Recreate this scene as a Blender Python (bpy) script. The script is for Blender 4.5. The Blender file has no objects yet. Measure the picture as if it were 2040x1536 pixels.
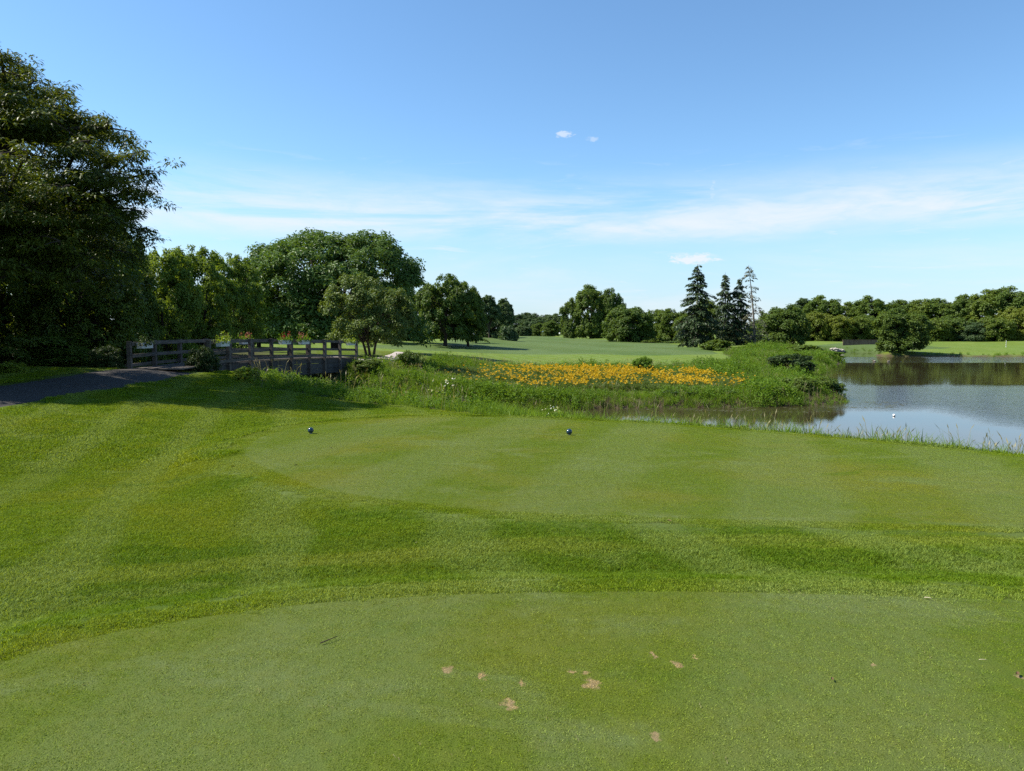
import bpy, math, numpy as np
from math import radians, sin, cos, pi

# ------------------------------------------------------------------ camera, world, sun, exposure
scene = bpy.context.scene
COL = scene.collection
EYE = 1.65
F = 1457.0                      # focal length in pixels of the 2040 x 1536 photograph
PITCH = math.atan(113.0 / F)
cam_data = bpy.data.cameras.new("camera")
cam_data.sensor_fit = 'HORIZONTAL'
cam_data.sensor_width = 36.0
cam_data.lens = 36.0 * F / 2040.0
cam_data.clip_start = 0.1
cam_data.clip_end = 6000.0
cam = bpy.data.objects.new("camera", cam_data)
cam.location = (0, 0, EYE)
cam.rotation_euler = (pi / 2 - PITCH, 0, 0)
COL.objects.link(cam)
scene.camera = cam

SUN_EL = radians(47)
SUN_H = np.array([-0.998, 0.06]); SUN_H /= np.linalg.norm(SUN_H)     # where the sun stands (x, y)
SUN_AZ = math.atan2(SUN_H[0], SUN_H[1])

world = bpy.data.worlds.new("World")
scene.world = world
world.use_nodes = True
wn, wl = world.node_tree.nodes, world.node_tree.links
wn.clear()


def node(nt, kind, **kw):
    n = nt.nodes.new(kind)
    for k, v in kw.items():
        setattr(n, k, v)
    return n


def setin(n, **kw):
    for k, v in kw.items():
        n.inputs[k.replace('_', ' ')].default_value = v
    return n


def math_n(nt, op, a, b=None, c=None, clamp=False):
    n = nt.nodes.new('ShaderNodeMath'); n.operation = op; n.use_clamp = clamp
    for i, v in enumerate((a, b, c)):
        if v is None:
            continue
        if isinstance(v, (int, float)):
            n.inputs[i].default_value = v
        else:
            nt.links.new(v, n.inputs[i])
    return n.outputs[0]


def smooth_n(nt, v, lo, hi, a=0.0, b=1.0):
    n = nt.nodes.new('ShaderNodeMapRange'); n.interpolation_type = 'SMOOTHSTEP'
    nt.links.new(v, n.inputs[0])
    n.inputs[1].default_value = lo; n.inputs[2].default_value = hi
    n.inputs[3].default_value = a; n.inputs[4].default_value = b
    return n.outputs[0]


def mixc(nt, fac, a, b, blend='MIX'):
    n = nt.nodes.new('ShaderNodeMix'); n.data_type = 'RGBA'; n.blend_type = blend
    for sock, v in ((n.inputs[0], fac), (n.inputs[6], a), (n.inputs[7], b)):
        if isinstance(v, (int, float)):
            sock.default_value = v
        elif isinstance(v, tuple):
            sock.default_value = (v[0], v[1], v[2], 1)
        else:
            nt.links.new(v, sock)
    return n.outputs[2]


def noise_n(nt, vec, scale, detail=3.0, rough=0.55, dist=0.0):
    n = nt.nodes.new('ShaderNodeTexNoise')
    if vec is not None:
        nt.links.new(vec, n.inputs['Vector'])
    setin(n, Scale=scale, Detail=detail, Roughness=rough, Distortion=dist)
    return n.outputs['Fac']


def vmul(nt, vec, s, add=(0, 0, 0)):
    n = nt.nodes.new('ShaderNodeVectorMath'); n.operation = 'MULTIPLY_ADD'
    nt.links.new(vec, n.inputs[0]); n.inputs[1].default_value = s; n.inputs[2].default_value = add
    return n.outputs[0]


def build_world():
    nt = world.node_tree
    sky = node(nt, 'ShaderNodeTexSky', sky_type='NISHITA')
    sky.sun_disc = False
    sky.sun_elevation = SUN_EL
    sky.sun_rotation = SUN_AZ
    sky.altitude = 200; sky.air_density = 1.0; sky.dust_density = 0.25; sky.ozone_density = 2.6
    tc = node(nt, 'ShaderNodeTexCoord')
    d = tc.outputs['Generated']
    sep = node(nt, 'ShaderNodeSeparateXYZ'); nt.links.new(d, sep.inputs[0])
    x, y, z = sep.outputs
    zz = math_n(nt, 'MAXIMUM', z, 0.0)
    az = math_n(nt, 'ARCTAN2', x, y)
    el = math_n(nt, 'ARCTAN2', zz, math_n(nt, 'SQRT', math_n(nt, 'ADD', math_n(nt, 'MULTIPLY', x, x), math_n(nt, 'MULTIPLY', y, y))))
    # cirrus: noise laid on the sphere, long along the horizon
    cmb = node(nt, 'ShaderNodeCombineXYZ')
    nt.links.new(az, cmb.inputs[0]); nt.links.new(el, cmb.inputs[1])
    P = cmb.outputs[0]
    tilt = math_n(nt, 'ADD', el, math_n(nt, 'MULTIPLY', noise_n(nt, vmul(nt, P, (1.6, 3, 1), (3.1, 0, 0)), 1.0, 3), 0.06))
    band_n = noise_n(nt, vmul(nt, P, (2.2, 14, 1), (0.6, 0.3, 0.0)), 1.0, 7, 0.62, 0.6)
    wisps_n = noise_n(nt, vmul(nt, P, (9, 60, 1), (1.7, 5.3, 0)), 1.0, 6, 0.6, 0.9)
    # a broad veil at 7 to 12 degrees, thinner ones below it
    up = smooth_n(nt, tilt, 0.250, 0.165)
    dn = smooth_n(nt, tilt, 0.130, 0.170)
    veil = math_n(nt, 'MULTIPLY', math_n(nt, 'MULTIPLY', up, dn), smooth_n(nt, band_n, 0.36, 0.55))
    low = math_n(nt, 'MULTIPLY', smooth_n(nt, el, 0.135, 0.05), smooth_n(nt, band_n, 0.38, 0.62))
    wis = math_n(nt, 'MULTIPLY', math_n(nt, 'MULTIPLY', smooth_n(nt, el, 0.245, 0.17), smooth_n(nt, wisps_n, 0.52, 0.78)), 0.6)
    fine = smooth_n(nt, noise_n(nt, vmul(nt, P, (10, 45, 1), (0.2, 0.9, 0.4)), 1.0, 6, 0.65, 0.5), 0.20, 0.72, 0.42, 1.0)
    cov = math_n(nt, 'MAXIMUM', math_n(nt, 'MULTIPLY', veil, 0.95), math_n(nt, 'MULTIPLY', low, 0.6))
    cov = math_n(nt, 'MULTIPLY', cov, fine)
    cov = math_n(nt, 'MAXIMUM', cov, wis)
    # three small fair-weather puffs
    puffn = noise_n(nt, vmul(nt, P, (60, 130, 1)), 1.0, 6, 0.6, 0.4)
    for (u, v, ru, rv, s) in ((1378, 517, 46, 13, 0.95), (1124, 278, 20, 7, 0.62), (1176, 288, 15, 6, 0.36), (1413, 386, 7, 22, 0.4)):
        a0 = math.atan2((u - 1020) / F, 1.0); e0 = math.atan((655 - v) / F * cos(a0))
        da = math_n(nt, 'DIVIDE', math_n(nt, 'SUBTRACT', az, a0), ru / F)
        de = math_n(nt, 'DIVIDE', math_n(nt, 'SUBTRACT', el, e0), rv / F)
        r2 = math_n(nt, 'ADD', math_n(nt, 'MULTIPLY', da, da), math_n(nt, 'MULTIPLY', de, de))
        r2 = math_n(nt, 'ADD', r2, math_n(nt, 'MULTIPLY', math_n(nt, 'SUBTRACT', puffn, 0.5), 4.5))
        cov = math_n(nt, 'MAXIMUM', cov, math_n(nt, 'MULTIPLY', smooth_n(nt, r2, 1.0, 0.05), s))
    hz = smooth_n(nt, el, 0.20, 0.0, 0.0, 0.60)
    tint = mixc(nt, 1.0, sky.outputs[0], (0.78, 0.975, 1.06), 'MULTIPLY')
    col = mixc(nt, hz, tint, (2.75, 3.40, 4.5))
    col = mixc(nt, cov, col, (4.55, 4.90, 5.35))
    bg = node(nt, 'ShaderNodeBackground'); bg.inputs['Strength'].default_value = 0.095
    nt.links.new(col, bg.inputs['Color'])
    out = node(nt, 'ShaderNodeOutputWorld'); nt.links.new(bg.outputs[0], out.inputs[0])


build_world()

sun_data = bpy.data.lights.new("sun", 'SUN')
sun_data.energy = 5.0
sun_data.angle = radians(0.53)
sun_data.color = (1.0, 0.94, 0.84)
sun = bpy.data.objects.new("sun", sun_data)
sd = np.array([SUN_H[0] * cos(SUN_EL), SUN_H[1] * cos(SUN_EL), sin(SUN_EL)])
import mathutils
sun.rotation_euler = mathutils.Vector(sd).to_track_quat('Z', 'Y').to_euler()
sun.location = (-40, 20, 60)
COL.objects.link(sun)

scene.view_settings.view_transform = 'Standard'
scene.view_settings.look = 'None'
scene.view_settings.exposure = 1.0
scene.view_settings.gamma = 1.0
scene.view_settings.use_curve_mapping = False
scene.render.engine = 'CYCLES'
scene.cycles.max_bounces = 6
scene.cycles.diffuse_bounces = 3
scene.cycles.transmission_bounces = 3
scene.cycles.transparent_max_bounces = 4
scene.cycles.use_denoising = False
scene.cycles.sample_clamp_indirect = 4.0

RNG = np.random.default_rng(10)

# ------------------------------------------------------------------ helpers


def ray_at(u, v, Y):
    """World point on the photograph's ray (u, v) at distance Y ahead."""
    a = (u - 1020) / F; b = (768 - v) / F
    t = Y / (cos(PITCH) + b * sin(PITCH))
    return a * t, Y, EYE + t * (-sin(PITCH) + b * cos(PITCH)), t


def project(X, Y, Z):
    z = np.asarray(Z) - EYE
    dep = Y * cos(PITCH) - z * sin(PITCH)
    up = Y * sin(PITCH) + z * cos(PITCH)
    return 1020 + F * X / dep, 768 - F * up / dep


def np_mesh(name, verts, faces, mats=(), mat_idx=None, smooth=False, attrs=None):
    """faces: list of (n, k) int arrays (k = 3 or 4)."""
    me = bpy.data.meshes.new(name)
    verts = np.asarray(verts, dtype=np.float32).reshape(-1, 3)
    faces = [np.asarray(f, dtype=np.int32) for f in faces if len(f)]
    loops = np.concatenate([f.ravel() for f in faces])
    tot = np.concatenate([np.full(len(f), f.shape[1], np.int32) for f in faces])
    start = np.concatenate([[0], np.cumsum(tot)[:-1]]).astype(np.int32)
    me.vertices.add(len(verts)); me.vertices.foreach_set('co', verts.ravel())
    me.loops.add(len(loops)); me.loops.foreach_set('vertex_index', loops)
    me.polygons.add(len(tot))
    me.polygons.foreach_set('loop_start', start)
    me.polygons.foreach_set('loop_total', tot)
    for m in mats:
        me.materials.append(m)
    if mat_idx is not None:
        me.polygons.foreach_set('material_index', np.asarray(mat_idx, np.int32))
    me.polygons.foreach_set('use_smooth', np.full(len(tot), bool(smooth)))
    for k, (dom, arr) in (attrs or {}).items():
        at = me.attributes.new(k, 'FLOAT', dom)
        at.data.foreach_set('value', np.asarray(arr, np.float32))
    me.update(calc_edges=True)
    return me


def link(name, me, parent=None, **props):
    o = bpy.data.objects.new(name, me)
    COL.objects.link(o)
    if parent is not None:
        o.parent = parent
    for k, v in props.items():
        o[k] = v
    return o


def thing(name, loc, label, category, group=None, rz=0.0):
    o = bpy.data.objects.new(name, None)
    o.empty_display_size = 0.2
    COL.objects.link(o)
    o.location = loc; o.rotation_euler = (0, 0, rz)
    o['label'] = label; o['category'] = category
    if group:
        o['group'] = group
    return o


class Geo:
    """Collects pieces into one mesh."""
    def __init__(self):
        self.v = []; self.q = []; self.t = []; self.qm = []; self.tm = []; self.n = 0

    def add(self, v, q=None, t=None, m=0):
        v = np.asarray(v, float).reshape(-1, 3)
        if q is not None and len(q):
            self.q.append(np.asarray(q) + self.n); self.qm.append(np.full(len(q), m))
        if t is not None and len(t):
            self.t.append(np.asarray(t) + self.n); self.tm.append(np.full(len(t), m))
        self.v.append(v); self.n += len(v)

    def box(self, c, s, rz=0.0, m=0, ry=0.0, taper=1.0):
        x, y, z = s[0] / 2, s[1] / 2, s[2] / 2
        v = np.array([[sx * x * (taper if sz > 0 else 1), sy * y * (taper if sz > 0 else 1), sz * z] for sz in (-1, 1) for sx, sy in ((-1, -1), (1, -1), (1, 1), (-1, 1))])
        if ry:
            v = v @ np.array([[cos(ry), 0, -sin(ry)], [0, 1, 0], [sin(ry), 0, cos(ry)]])
        if rz:
            v = v @ np.array([[cos(rz), sin(rz), 0], [-sin(rz), cos(rz), 0], [0, 0, 1]])
        self.add(v + np.array(c), q=[[3, 2, 1, 0], [4, 5, 6, 7], [0, 1, 5, 4], [1, 2, 6, 5], [2, 3, 7, 6], [3, 0, 4, 7]], m=m)

    def beam(self, p, q, w, h, m=0):
        """A board from p to q, w across and h high."""
        p = np.array(p, float); q = np.array(q, float)
        d = q - p; L = np.linalg.norm(d); d /= L
        side = np.array([-d[1], d[0], 0]); side /= np.linalg.norm(side)
        up = np.cross(d, side); up = -up if up[2] < 0 else up
        v = [e + side * (sx * w / 2) + up * (sz * h / 2) for e in (p, q) for sx, sz in ((-1, -1), (1, -1), (1, 1), (-1, 1))]
        self.add(v, q=[[0, 1, 2, 3], [7, 6, 5, 4], [0, 4, 5, 1], [1, 5, 6, 2], [2, 6, 7, 3], [3, 7, 4, 0]], m=m)

    def tube(self, pts, rad, n=7, m=0):
        pts = np.asarray(pts, float); rad = np.broadcast_to(np.asarray(rad, float), (len(pts),))
        tan = np.gradient(pts, axis=0); tan /= np.linalg.norm(tan, axis=1)[:, None] + 1e-9
        ref = np.array([0.31, 0.95, 0.05]) if abs(tan[0][2]) > 0.7 else np.array([0, 0, 1.0])
        a = np.cross(tan, ref); a /= np.linalg.norm(a, axis=1)[:, None] + 1e-9
        b = np.cross(tan, a)
        th = np.arange(n) * 2 * pi / n
        v = pts[:, None, :] + rad[:, None, None] * (np.cos(th)[None, :, None] * a[:, None, :] + np.sin(th)[None, :, None] * b[:, None, :])
        k = len(pts)
        i = np.arange(k - 1)[:, None] * n; j = np.arange(n)[None, :]; j2 = (j + 1) % n
        q = np.stack([i + j, i + j2, i + n + j2, i + n + j], -1).reshape(-1, 4)
        tip = [[(k - 1) * n + x, (k - 1) * n + x + 1, (k - 1) * n] for x in range(1, n - 1)]
        self.add(v.reshape(-1, 3), q=q, t=tip, m=m)

    def lathe(self, prof, n=16, c=(0, 0, 0), m=0):
        prof = np.asarray(prof, float)
        th = np.arange(n) * 2 * pi / n
        v = np.stack([prof[:, 0][:, None] * np.cos(th), prof[:, 0][:, None] * np.sin(th), np.broadcast_to(prof[:, 1][:, None], (len(prof), n))], -1)
        k = len(prof); i = np.arange(k - 1)[:, None] * n; j = np.arange(n)[None, :]; j2 = (j + 1) % n
        q = np.stack([i + j, i + j2, i + n + j2, i + n + j], -1).reshape(-1, 4)
        self.add(v.reshape(-1, 3) + np.array(c), q=q, m=m)

    def mesh(self, name, mats, smooth=False, attrs=None):
        f = []; mi = []
        if self.q:
            f.append(np.concatenate(self.q)); mi.append(np.concatenate(self.qm))
        if self.t:
            f.append(np.concatenate(self.t)); mi.append(np.concatenate(self.tm))
        return np_mesh(name, np.concatenate(self.v), f, mats, np.concatenate(mi), smooth, attrs)


def sd_poly(P, poly):
    """Signed distance to a closed polygon: negative inside."""
    P = np.asarray(P, float); poly = np.asarray(poly, float)
    d2 = np.full(len(P), 1e18); inside = np.zeros(len(P), bool)
    for i in range(len(poly)):
        a = poly[i]; b = poly[(i + 1) % len(poly)]
        e = b - a; w = P - a
        t = np.clip((w @ e) / (e @ e), 0, 1)
        r = w - t[:, None] * e
        d2 = np.minimum(d2, (r * r).sum(1))
        c = (a[1] <= P[:, 1]) != (b[1] <= P[:, 1])
        with np.errstate(divide='ignore', invalid='ignore'):
            xi = a[0] + (P[:, 1] - a[1]) / (b[1] - a[1]) * e[0]
        inside ^= c & (P[:, 0] < xi)
    d = np.sqrt(d2)
    return np.where(inside, -d, d)


def catmull(poly, k=6, closed=True):
    p = np.asarray(poly, float); n = len(p); out = []
    for i in range(n if closed else n - 1):
        p0, p1, p2, p3 = (p[(i - 1) % n], p[i], p[(i + 1) % n], p[(i + 2) % n]) if closed else (p[max(i - 1, 0)], p[i], p[i + 1], p[min(i + 2, n - 1)])
        for s in np.arange(k) / k:
            out.append(0.5 * (2 * p1 + (p2 - p0) * s + (2 * p0 - 5 * p1 + 4 * p2 - p3) * s * s + (3 * p1 - p0 - 3 * p2 + p3) * s ** 3))
    if not closed:
        out.append(p[-1])
    return np.array(out)


def sstep(x, a, b):
    t = np.clip((x - a) / (b - a), 0, 1)
    return t * t * (3 - 2 * t)


def vnoise(x, y, s, seed=0):
    """Smooth value noise on the plane."""
    r = np.random.default_rng(seed); G = r.random((256, 256))
    X = np.asarray(x) / s + 100.5; Y = np.asarray(y) / s + 100.5
    i = np.floor(X).astype(int); j = np.floor(Y).astype(int)
    fx = X - i; fy = Y - j; fx = fx * fx * (3 - 2 * fx); fy = fy * fy * (3 - 2 * fy)
    g = lambda a, b: G[a % 256, b % 256]
    return (g(i, j) * (1 - fx) + g(i + 1, j) * fx) * (1 - fy) + (g(i, j + 1) * (1 - fx) + g(i + 1, j + 1) * fx) * fy


# ------------------------------------------------------------------ the lie of the land
WATER_Z = -3.05
POND = catmull([(240, -5), (120, 1), (60, 5), (30, 8.5), (20, 11.2), (14, 14.8), (9.5, 18.2), (5, 22.5), (1, 27), (-3, 31.5), (-7, 35.5),
                (-11, 38.3), (-15.5, 39.6), (-17, 41), (-15.5, 42.8), (-11.5, 42.2), (-6, 41.2), (0, 42), (5, 43), (10, 43.6), (15.5, 44.2), (20.6, 46),
                (22.2, 49.5), (23.2, 58), (27.5, 68), (33, 78), (41, 93), (46.5, 103), (46, 112), (50, 122), (57.5, 138), (64, 146.5), (74.5, 146.3),
                (71.5, 137), (64.5, 130), (67, 126.6), (76, 126), (86, 122.6), (96, 120), (120, 117), (160, 110), (240, 90)], 4)
NEAR_TEE = catmull([(-2.93, 3.12), (-2.72, 3.77), (-2.24, 4.12), (-1.61, 4.41), (-0.87, 4.59), (-0.07, 4.68), (0.76, 4.71), (1.58, 4.69), (3.27, 4.55), (5, 4.3), (8, 3), (8, -4), (2, -6), (-2.5, -4), (-3.4, 0), (-3.2, 2.2)], 5)
FRONT_TEE = catmull([(-4.73, 11.86), (-4.09, 10.71), (-2.97, 9.27), (-2.43, 8.74), (-1.49, 8.21), (-0.65, 7.81), (0.16, 7.6), (1.95, 7.35), (3.42, 7.19), (5.0, 7.01), (9, 6.7), (12, 6.7), (12.4, 8.2), (10.2, 9.9),
                     (8.14, 11.51), (6.34, 13.3), (4.6, 14.68), (2.45, 16.0), (-0.24, 16.95), (-2.4, 17.0), (-3.8, 16.3), (-4.75, 15.1), (-5.05, 13.6)], 5)
PATH_A = catmull([(-11.6, -12), (-12.4, 4), (-13.0, 12), (-13.2, 18), (-13.6, 23), (-14.0, 27), (-14.05, 29.4)], 6, False)
BRIDGE = catmull([(-14.05, 29), (-14.1, 33), (-13.6, 37), (-12.9, 41), (-12.25, 45), (-11.3, 48.5)], 8, False)
PATH_B = catmull([(-11.35, 48.3), (-10.2, 52.5), (-9.4, 58), (-9.1, 62), (-9.4, 66)], 6, False)
FAIRWAY = catmull([(-15, 94), (0, 96.5), (14, 95), (22, 95), (28, 100), (31, 110), (34, 135), (36, 170), (34, 210), (24, 260), (10, 285), (-8, 270), (-14, 230),
                   (-15, 180), (-13, 140), (-12, 118), (-18, 108), (-22, 98)], 5)
GREEN = catmull([(62, 140), (70, 137), (80, 139), (88, 146), (86, 157), (76, 162), (66, 158), (61, 150)], 5)
LILY = catmull([(-4.6, 49.3), (-1.5, 47.3), (4, 46.6), (10, 46.9), (14.5, 47.8), (16.9, 50.2), (16.2, 56), (13, 60), (6, 61), (-1, 60.5), (-5, 58), (-5.6, 53)], 5)
WILD_S = catmull([(-12.4, 33.2), (-11.2, 30.3), (-9.35, 27.3), (-7.2, 26.1), (-5.4, 24.8), (-3.65, 23.8), (-1.8, 21.2), (0.2, 17.9), (2.6, 16.5), (4.9, 15.0), (8.4, 11.9), (10.4, 10.3), (14, 7.6), (30, 2.5), (60, -2), (120, -5),
                  (120, 3), (60, 7), (30, 10.5), (20, 13.2), (14, 16.8), (9.5, 20.2), (5, 24.5), (1, 29), (-3, 33.5), (-7, 37.5), (-11, 40.3), (-16, 42), (-16, 34), (-15.6, 31.8)], 3)
WILD_N = catmull([(-24, 41.5), (-11.5, 40.2), (-6, 39.2), (0, 40.5), (5, 42), (10, 42.6), (15.5, 43.2), (21.4, 45.2), (23.2, 49.5), (24.2, 58), (28.5, 68), (34, 78), (42, 93), (47.5, 103),
                  (46.5, 112), (50, 121), (46, 126), (40, 122), (33, 112), (29, 100), (27, 90), (22, 77), (16, 71.5), (6, 70), (-2, 69), (-6.5, 66), (-7.5, 58), (-8.5, 52.5), (-9.5, 48.5), (-13, 46), (-24, 46)], 3)

CTRL = np.array([
    (0, 0, -.15), (-5, 0, -.2), (6, 0, -.15), (0, 5.9, -.32), (6, 5.8, -.32), (-4, 5.4, -.36), (-6, 9, -.55), (-8, 11, -.55), (0, 12, -.45), (6, 11, -.5), (-8, 15, -.45),
    (-10, 10, -.45), (-13, 8, -.15), (-13, 13, -.05), (-11, 15, -.2), (-13.2, 18, -.02), (-18, 20, .12), (-14, 24, .0), (-14, 29, .02), (-9, 20, -.4), (-8, 25, -.65), (-5, 21.5, -.75),
    (-1.5, 18.5, -.62), (3, 16, -.7), (9, 12, -.8), (13, 7, -.8), (-11, 28, -.4), (-20, 30, .1), (-30, 20, .2), (-30, 40, .2),
    (0, 47, -2.50), (7, 47, -2.55), (14, 48, -2.6), (0, 54, -2.2), (10, 54, -2.25), (18, 54, -2.4), (0, 62, -2.0), (10, 62, -2.05), (20, 66, -2.3), (-6, 52, -1.7), (-6, 60, -1.45), (-11, 49, -.35), (-9.4, 57, -.75), (-9, 63, -.55), (-16, 55, -.2),
    (-20, 75, -.5), (-10, 78, -1.0), (0, 76, -1.75), (12, 76, -1.85), (0, 100, -1.75), (14, 110, -1.7), (0, 140, -1.7), (-14, 115, -.75), (-25, 115, -.4), (-14, 150, -.9), (0, 200, -1.9), (-25, 190, -1.1), (-14, 185, -1.0),
    (0, 300, -1.6), (30, 300, -1.6), (0, 420, -1.0), (26, 95, -1.9), (33, 130, -1.9), (30, 80, -2.2), (40, 105, -2.3), (40, 120, -1.7), (46, 150, -1.8), (58, 150, -1.7), (74, 153, -1.6), (66, 152, -1.9), (30, 200, -2.0), (60, 190, -1.5),
    (68, 129, -2.4), (85, 130, -2.4), (85, 150, -1.75), (85, 180, -1.5), (120, 180, -1.5), (120, 130, -2.3), (150, 220, -1.2), (180, 140, -1.8),
    (-40, 70, .1), (-60, 100, .2), (-70, 20, .3), (-30, -10, .2), (40, -10, -.6), (100, -10, -.8), (-60, 250, .3), (-200, 100, .5), (-200, 400, .5), (200, 400, -.5), (300, 200, -.6), (300, -50, -.8), (-200, -50, .5), (0, -60, 0), (0, 700, 0.5), (300, 700, 0.), (-300, 700, 1.)])
_C = 3.0


def _ker(r2):
    return np.sqrt(r2 + _C * _C)


_A = _ker(((CTRL[:, None, :2] - CTRL[None, :, :2]) ** 2).sum(-1)) + np.eye(len(CTRL)) * -0.05
_m = CTRL[:, 2].mean()
_W = np.linalg.solve(_A, CTRL[:, 2] - _m)


def height(x, y, sheet=False):
    """Ground height. sheet=True leaves out the trenches cut under the draped sheets."""
    x = np.asarray(x, float).ravel(); y = np.asarray(y, float).ravel()
    P = np.stack([x, y], 1); z = np.zeros(len(P))
    for s in range(0, len(P), 40000):
        p = P[s:s + 40000]
        z[s:s + 40000] = _m + _ker(((p[:, None, :] - CTRL[None, :, :2]) ** 2).sum(-1)) @ _W
    dist = np.hypot(x, y)
    far = sstep(y, 70, 120)
    z += far * (0.75 * (vnoise(x, y, 17, 3) - .5) + 0.30 * (vnoise(x, y, 7, 4) - .5))
    z += (1 - far) * (0.10 * (vnoise(x, y, 3.1, 5) - .5) + .02 * (vnoise(x, y, 1.3, 6) - .5))
    sn = sd_poly(P, NEAR_TEE); sf = sd_poly(P, FRONT_TEE)
    pn = -0.015 - 0.006 * x * 0
    wn_ = sstep(sn, 1.15, -0.1)
    z = z * (1 - wn_) + pn * wn_
    pf = -0.335 - 0.006 * (y - 8)
    wf = sstep(sf, 1.25, -0.1)
    z = z * (1 - wf) + pf * wf
    mound = np.exp(-(((x + 8) / 9) ** 2 + ((y - 175) / 12) ** 2)) * 1.1 + np.exp(-(((x - 48) / 8) ** 2 + ((y - 135) / 16) ** 2)) * 0.6
    z += mound
    sp = sd_poly(P, POND)
    bank = WATER_Z + 0.50 * sp + 0.0
    bank = np.where(sp < 0, WATER_Z + np.maximum(sp * 0.4, -1.2), bank)
    k = 0.25
    h = np.clip(0.5 + 0.5 * (bank - z) / k, 0, 1)
    z = bank * (1 - h) + z * h - k * h * (1 - h)
    if not sheet:
        z -= 0.05 * sstep(sn, 0.0, -0.2) + 0.05 * sstep(sf, 0.0, -0.2)
        z -= 0.35 * sstep(sd_poly(P, FAIRWAY), -0.5, -6) + 0.35 * sstep(sd_poly(P, GREEN), -0.3, -3.0)
        for path, hw in ((PATH_A, 1.38), (PATH_B, 1.1)):
            near = np.abs(x - np.interp(y, path[:, 1], path[:, 0]))
            inr = (y > path[0, 1]) & (y < path[-1, 1])
            z -= np.where(inr, 0.06 * sstep(near, hw, hw - .25), 0)
    return z


def H(x, y):
    return float(height([x], [y], True)[0])


# ------------------------------------------------------------------ materials


def new_mat(name):
    m = bpy.data.materials.new(name); m.use_nodes = True
    nt = m.node_tree; nt.nodes.clear()
    out = node(nt, 'ShaderNodeOutputMaterial')
    return m, nt, out


def pbsdf(nt, color, rough=0.6, spec=0.3, normal=None, metal=0.0):
    b = node(nt, 'ShaderNodeBsdfPrincipled')
    if isinstance(color, tuple):
        b.inputs['Base Color'].default_value = (*color, 1)
    else:
        nt.links.new(color, b.inputs['Base Color'])
    if isinstance(rough, (int, float)):
        b.inputs['Roughness'].default_value = rough
    else:
        nt.links.new(rough, b.inputs['Roughness'])
    b.inputs['Specular IOR Level'].default_value = spec
    b.inputs['Metallic'].default_value = metal
    if normal is not None:
        nt.links.new(normal, b.inputs['Normal'])
    return b.outputs[0]


def bump_n(nt, h, strength, dist=0.05):
    b = node(nt, 'ShaderNodeBump'); setin(b, Strength=strength, Distance=dist)
    nt.links.new(h, b.inputs['Height'])
    return b.outputs[0]


def simple_mat(name, color, rough=0.6, spec=0.3, var=0.25, scale=8.0, bump=0.0, metal=0.0):
    m, nt, out = new_mat(name)
    tc = node(nt, 'ShaderNodeTexCoord')
    n = noise_n(nt, tc.outputs['Object'], scale, 4)
    c = mixc(nt, n, tuple(v * (1 - var) for v in color), tuple(min(1, v * (1 + var)) for v in color))
    nrm = bump_n(nt, n, bump, 0.02) if bump else None
    nt.links.new(pbsdf(nt, c, rough, spec, nrm, metal), out.inputs[0])
    return m


def leafy(nt, out, color, trans=0.3, rough=0.5, spec=0.25, tcol=None):
    """Diffuse + translucent leaf or blade."""
    b = pbsdf(nt, color, rough, spec)
    tr = node(nt, 'ShaderNodeBsdfTranslucent')
    if tcol is None:
        tcol = mixc(nt, 1.0, color, (1.5, 1.35, 0.5), 'MULTIPLY')
    nt.links.new(tcol, tr.inputs[0])
    mx = node(nt, 'ShaderNodeMixShader'); mx.inputs[0].default_value = trans
    nt.links.new(b, mx.inputs[1]); nt.links.new(tr.outputs[0], mx.inputs[2])
    nt.links.new(mx.outputs[0], out.inputs[0])


def leaf_mat(name, dark, light, trans=0.3, nscale=0.9, spec=0.25, rough=0.5):
    m, nt, out = new_mat(name)
    at = node(nt, 'ShaderNodeAttribute', attribute_name='tone')
    geo = node(nt, 'ShaderNodeNewGeometry')
    oi = node(nt, 'ShaderNodeObjectInfo')
    n = noise_n(nt, geo.outputs['Position'], nscale, 3)
    f = math_n(nt, 'ADD', math_n(nt, 'MULTIPLY', at.outputs['Fac'], 0.5), math_n(nt, 'MULTIPLY', n, 0.55))
    f = math_n(nt, 'ADD', f, math_n(nt, 'MULTIPLY', math_n(nt, 'SUBTRACT', oi.outputs['Random'], 0.5), 0.35), clamp=True)
    c = mixc(nt, f, dark, light)
    leafy(nt, out, c, trans, rough, spec)
    return m


def bark_mat(name, color):
    m, nt, out = new_mat(name)
    tc = node(nt, 'ShaderNodeTexCoord')
    n = noise_n(nt, vmul(nt, tc.outputs['Object'], (9, 9, 1.6)), 1.0, 5, 0.6)
    c = mixc(nt, n, tuple(v * .45 for v in color), tuple(v * 1.4 for v in color))
    nt.links.new(pbsdf(nt, c, 0.9, 0.1, bump_n(nt, n, 0.6, 0.05)), out.inputs[0])
    return m


# turf: one colour function for the soil sheet and the blades that stand on it
DIVOTS = []
for (u, v, r, e) in ((890, 1331, .035, 1.7), (1180, 1359, .05, 1.5), (1140, 1334, .022, 1.2), (1168, 1336, .024, 1.2), (1014, 1398, .036, 1.8), (1350, 1320, .033, 1.6),
                     (1302, 1302, .02, 2.6), (1385, 1304, .018, 2.0), (960, 1342, .03, 1.6), (1040, 1356, .02, 2.4), (1306, 1461, .028, 1.8), (1740, 1320, .02, 1.5), (370, 930, .09, 1.6), (2030, 1342, .03, 1.4)):
    b_ = (768 - v) / F; gz = 0.0 if v > 1100 else -0.5
    t_ = (gz - EYE) / (-sin(PITCH) + b_ * cos(PITCH))
    DIVOTS.append(((u - 1020) / F * t_, t_ * (cos(PITCH) + b_ * sin(PITCH)), r * .9, e))


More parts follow.
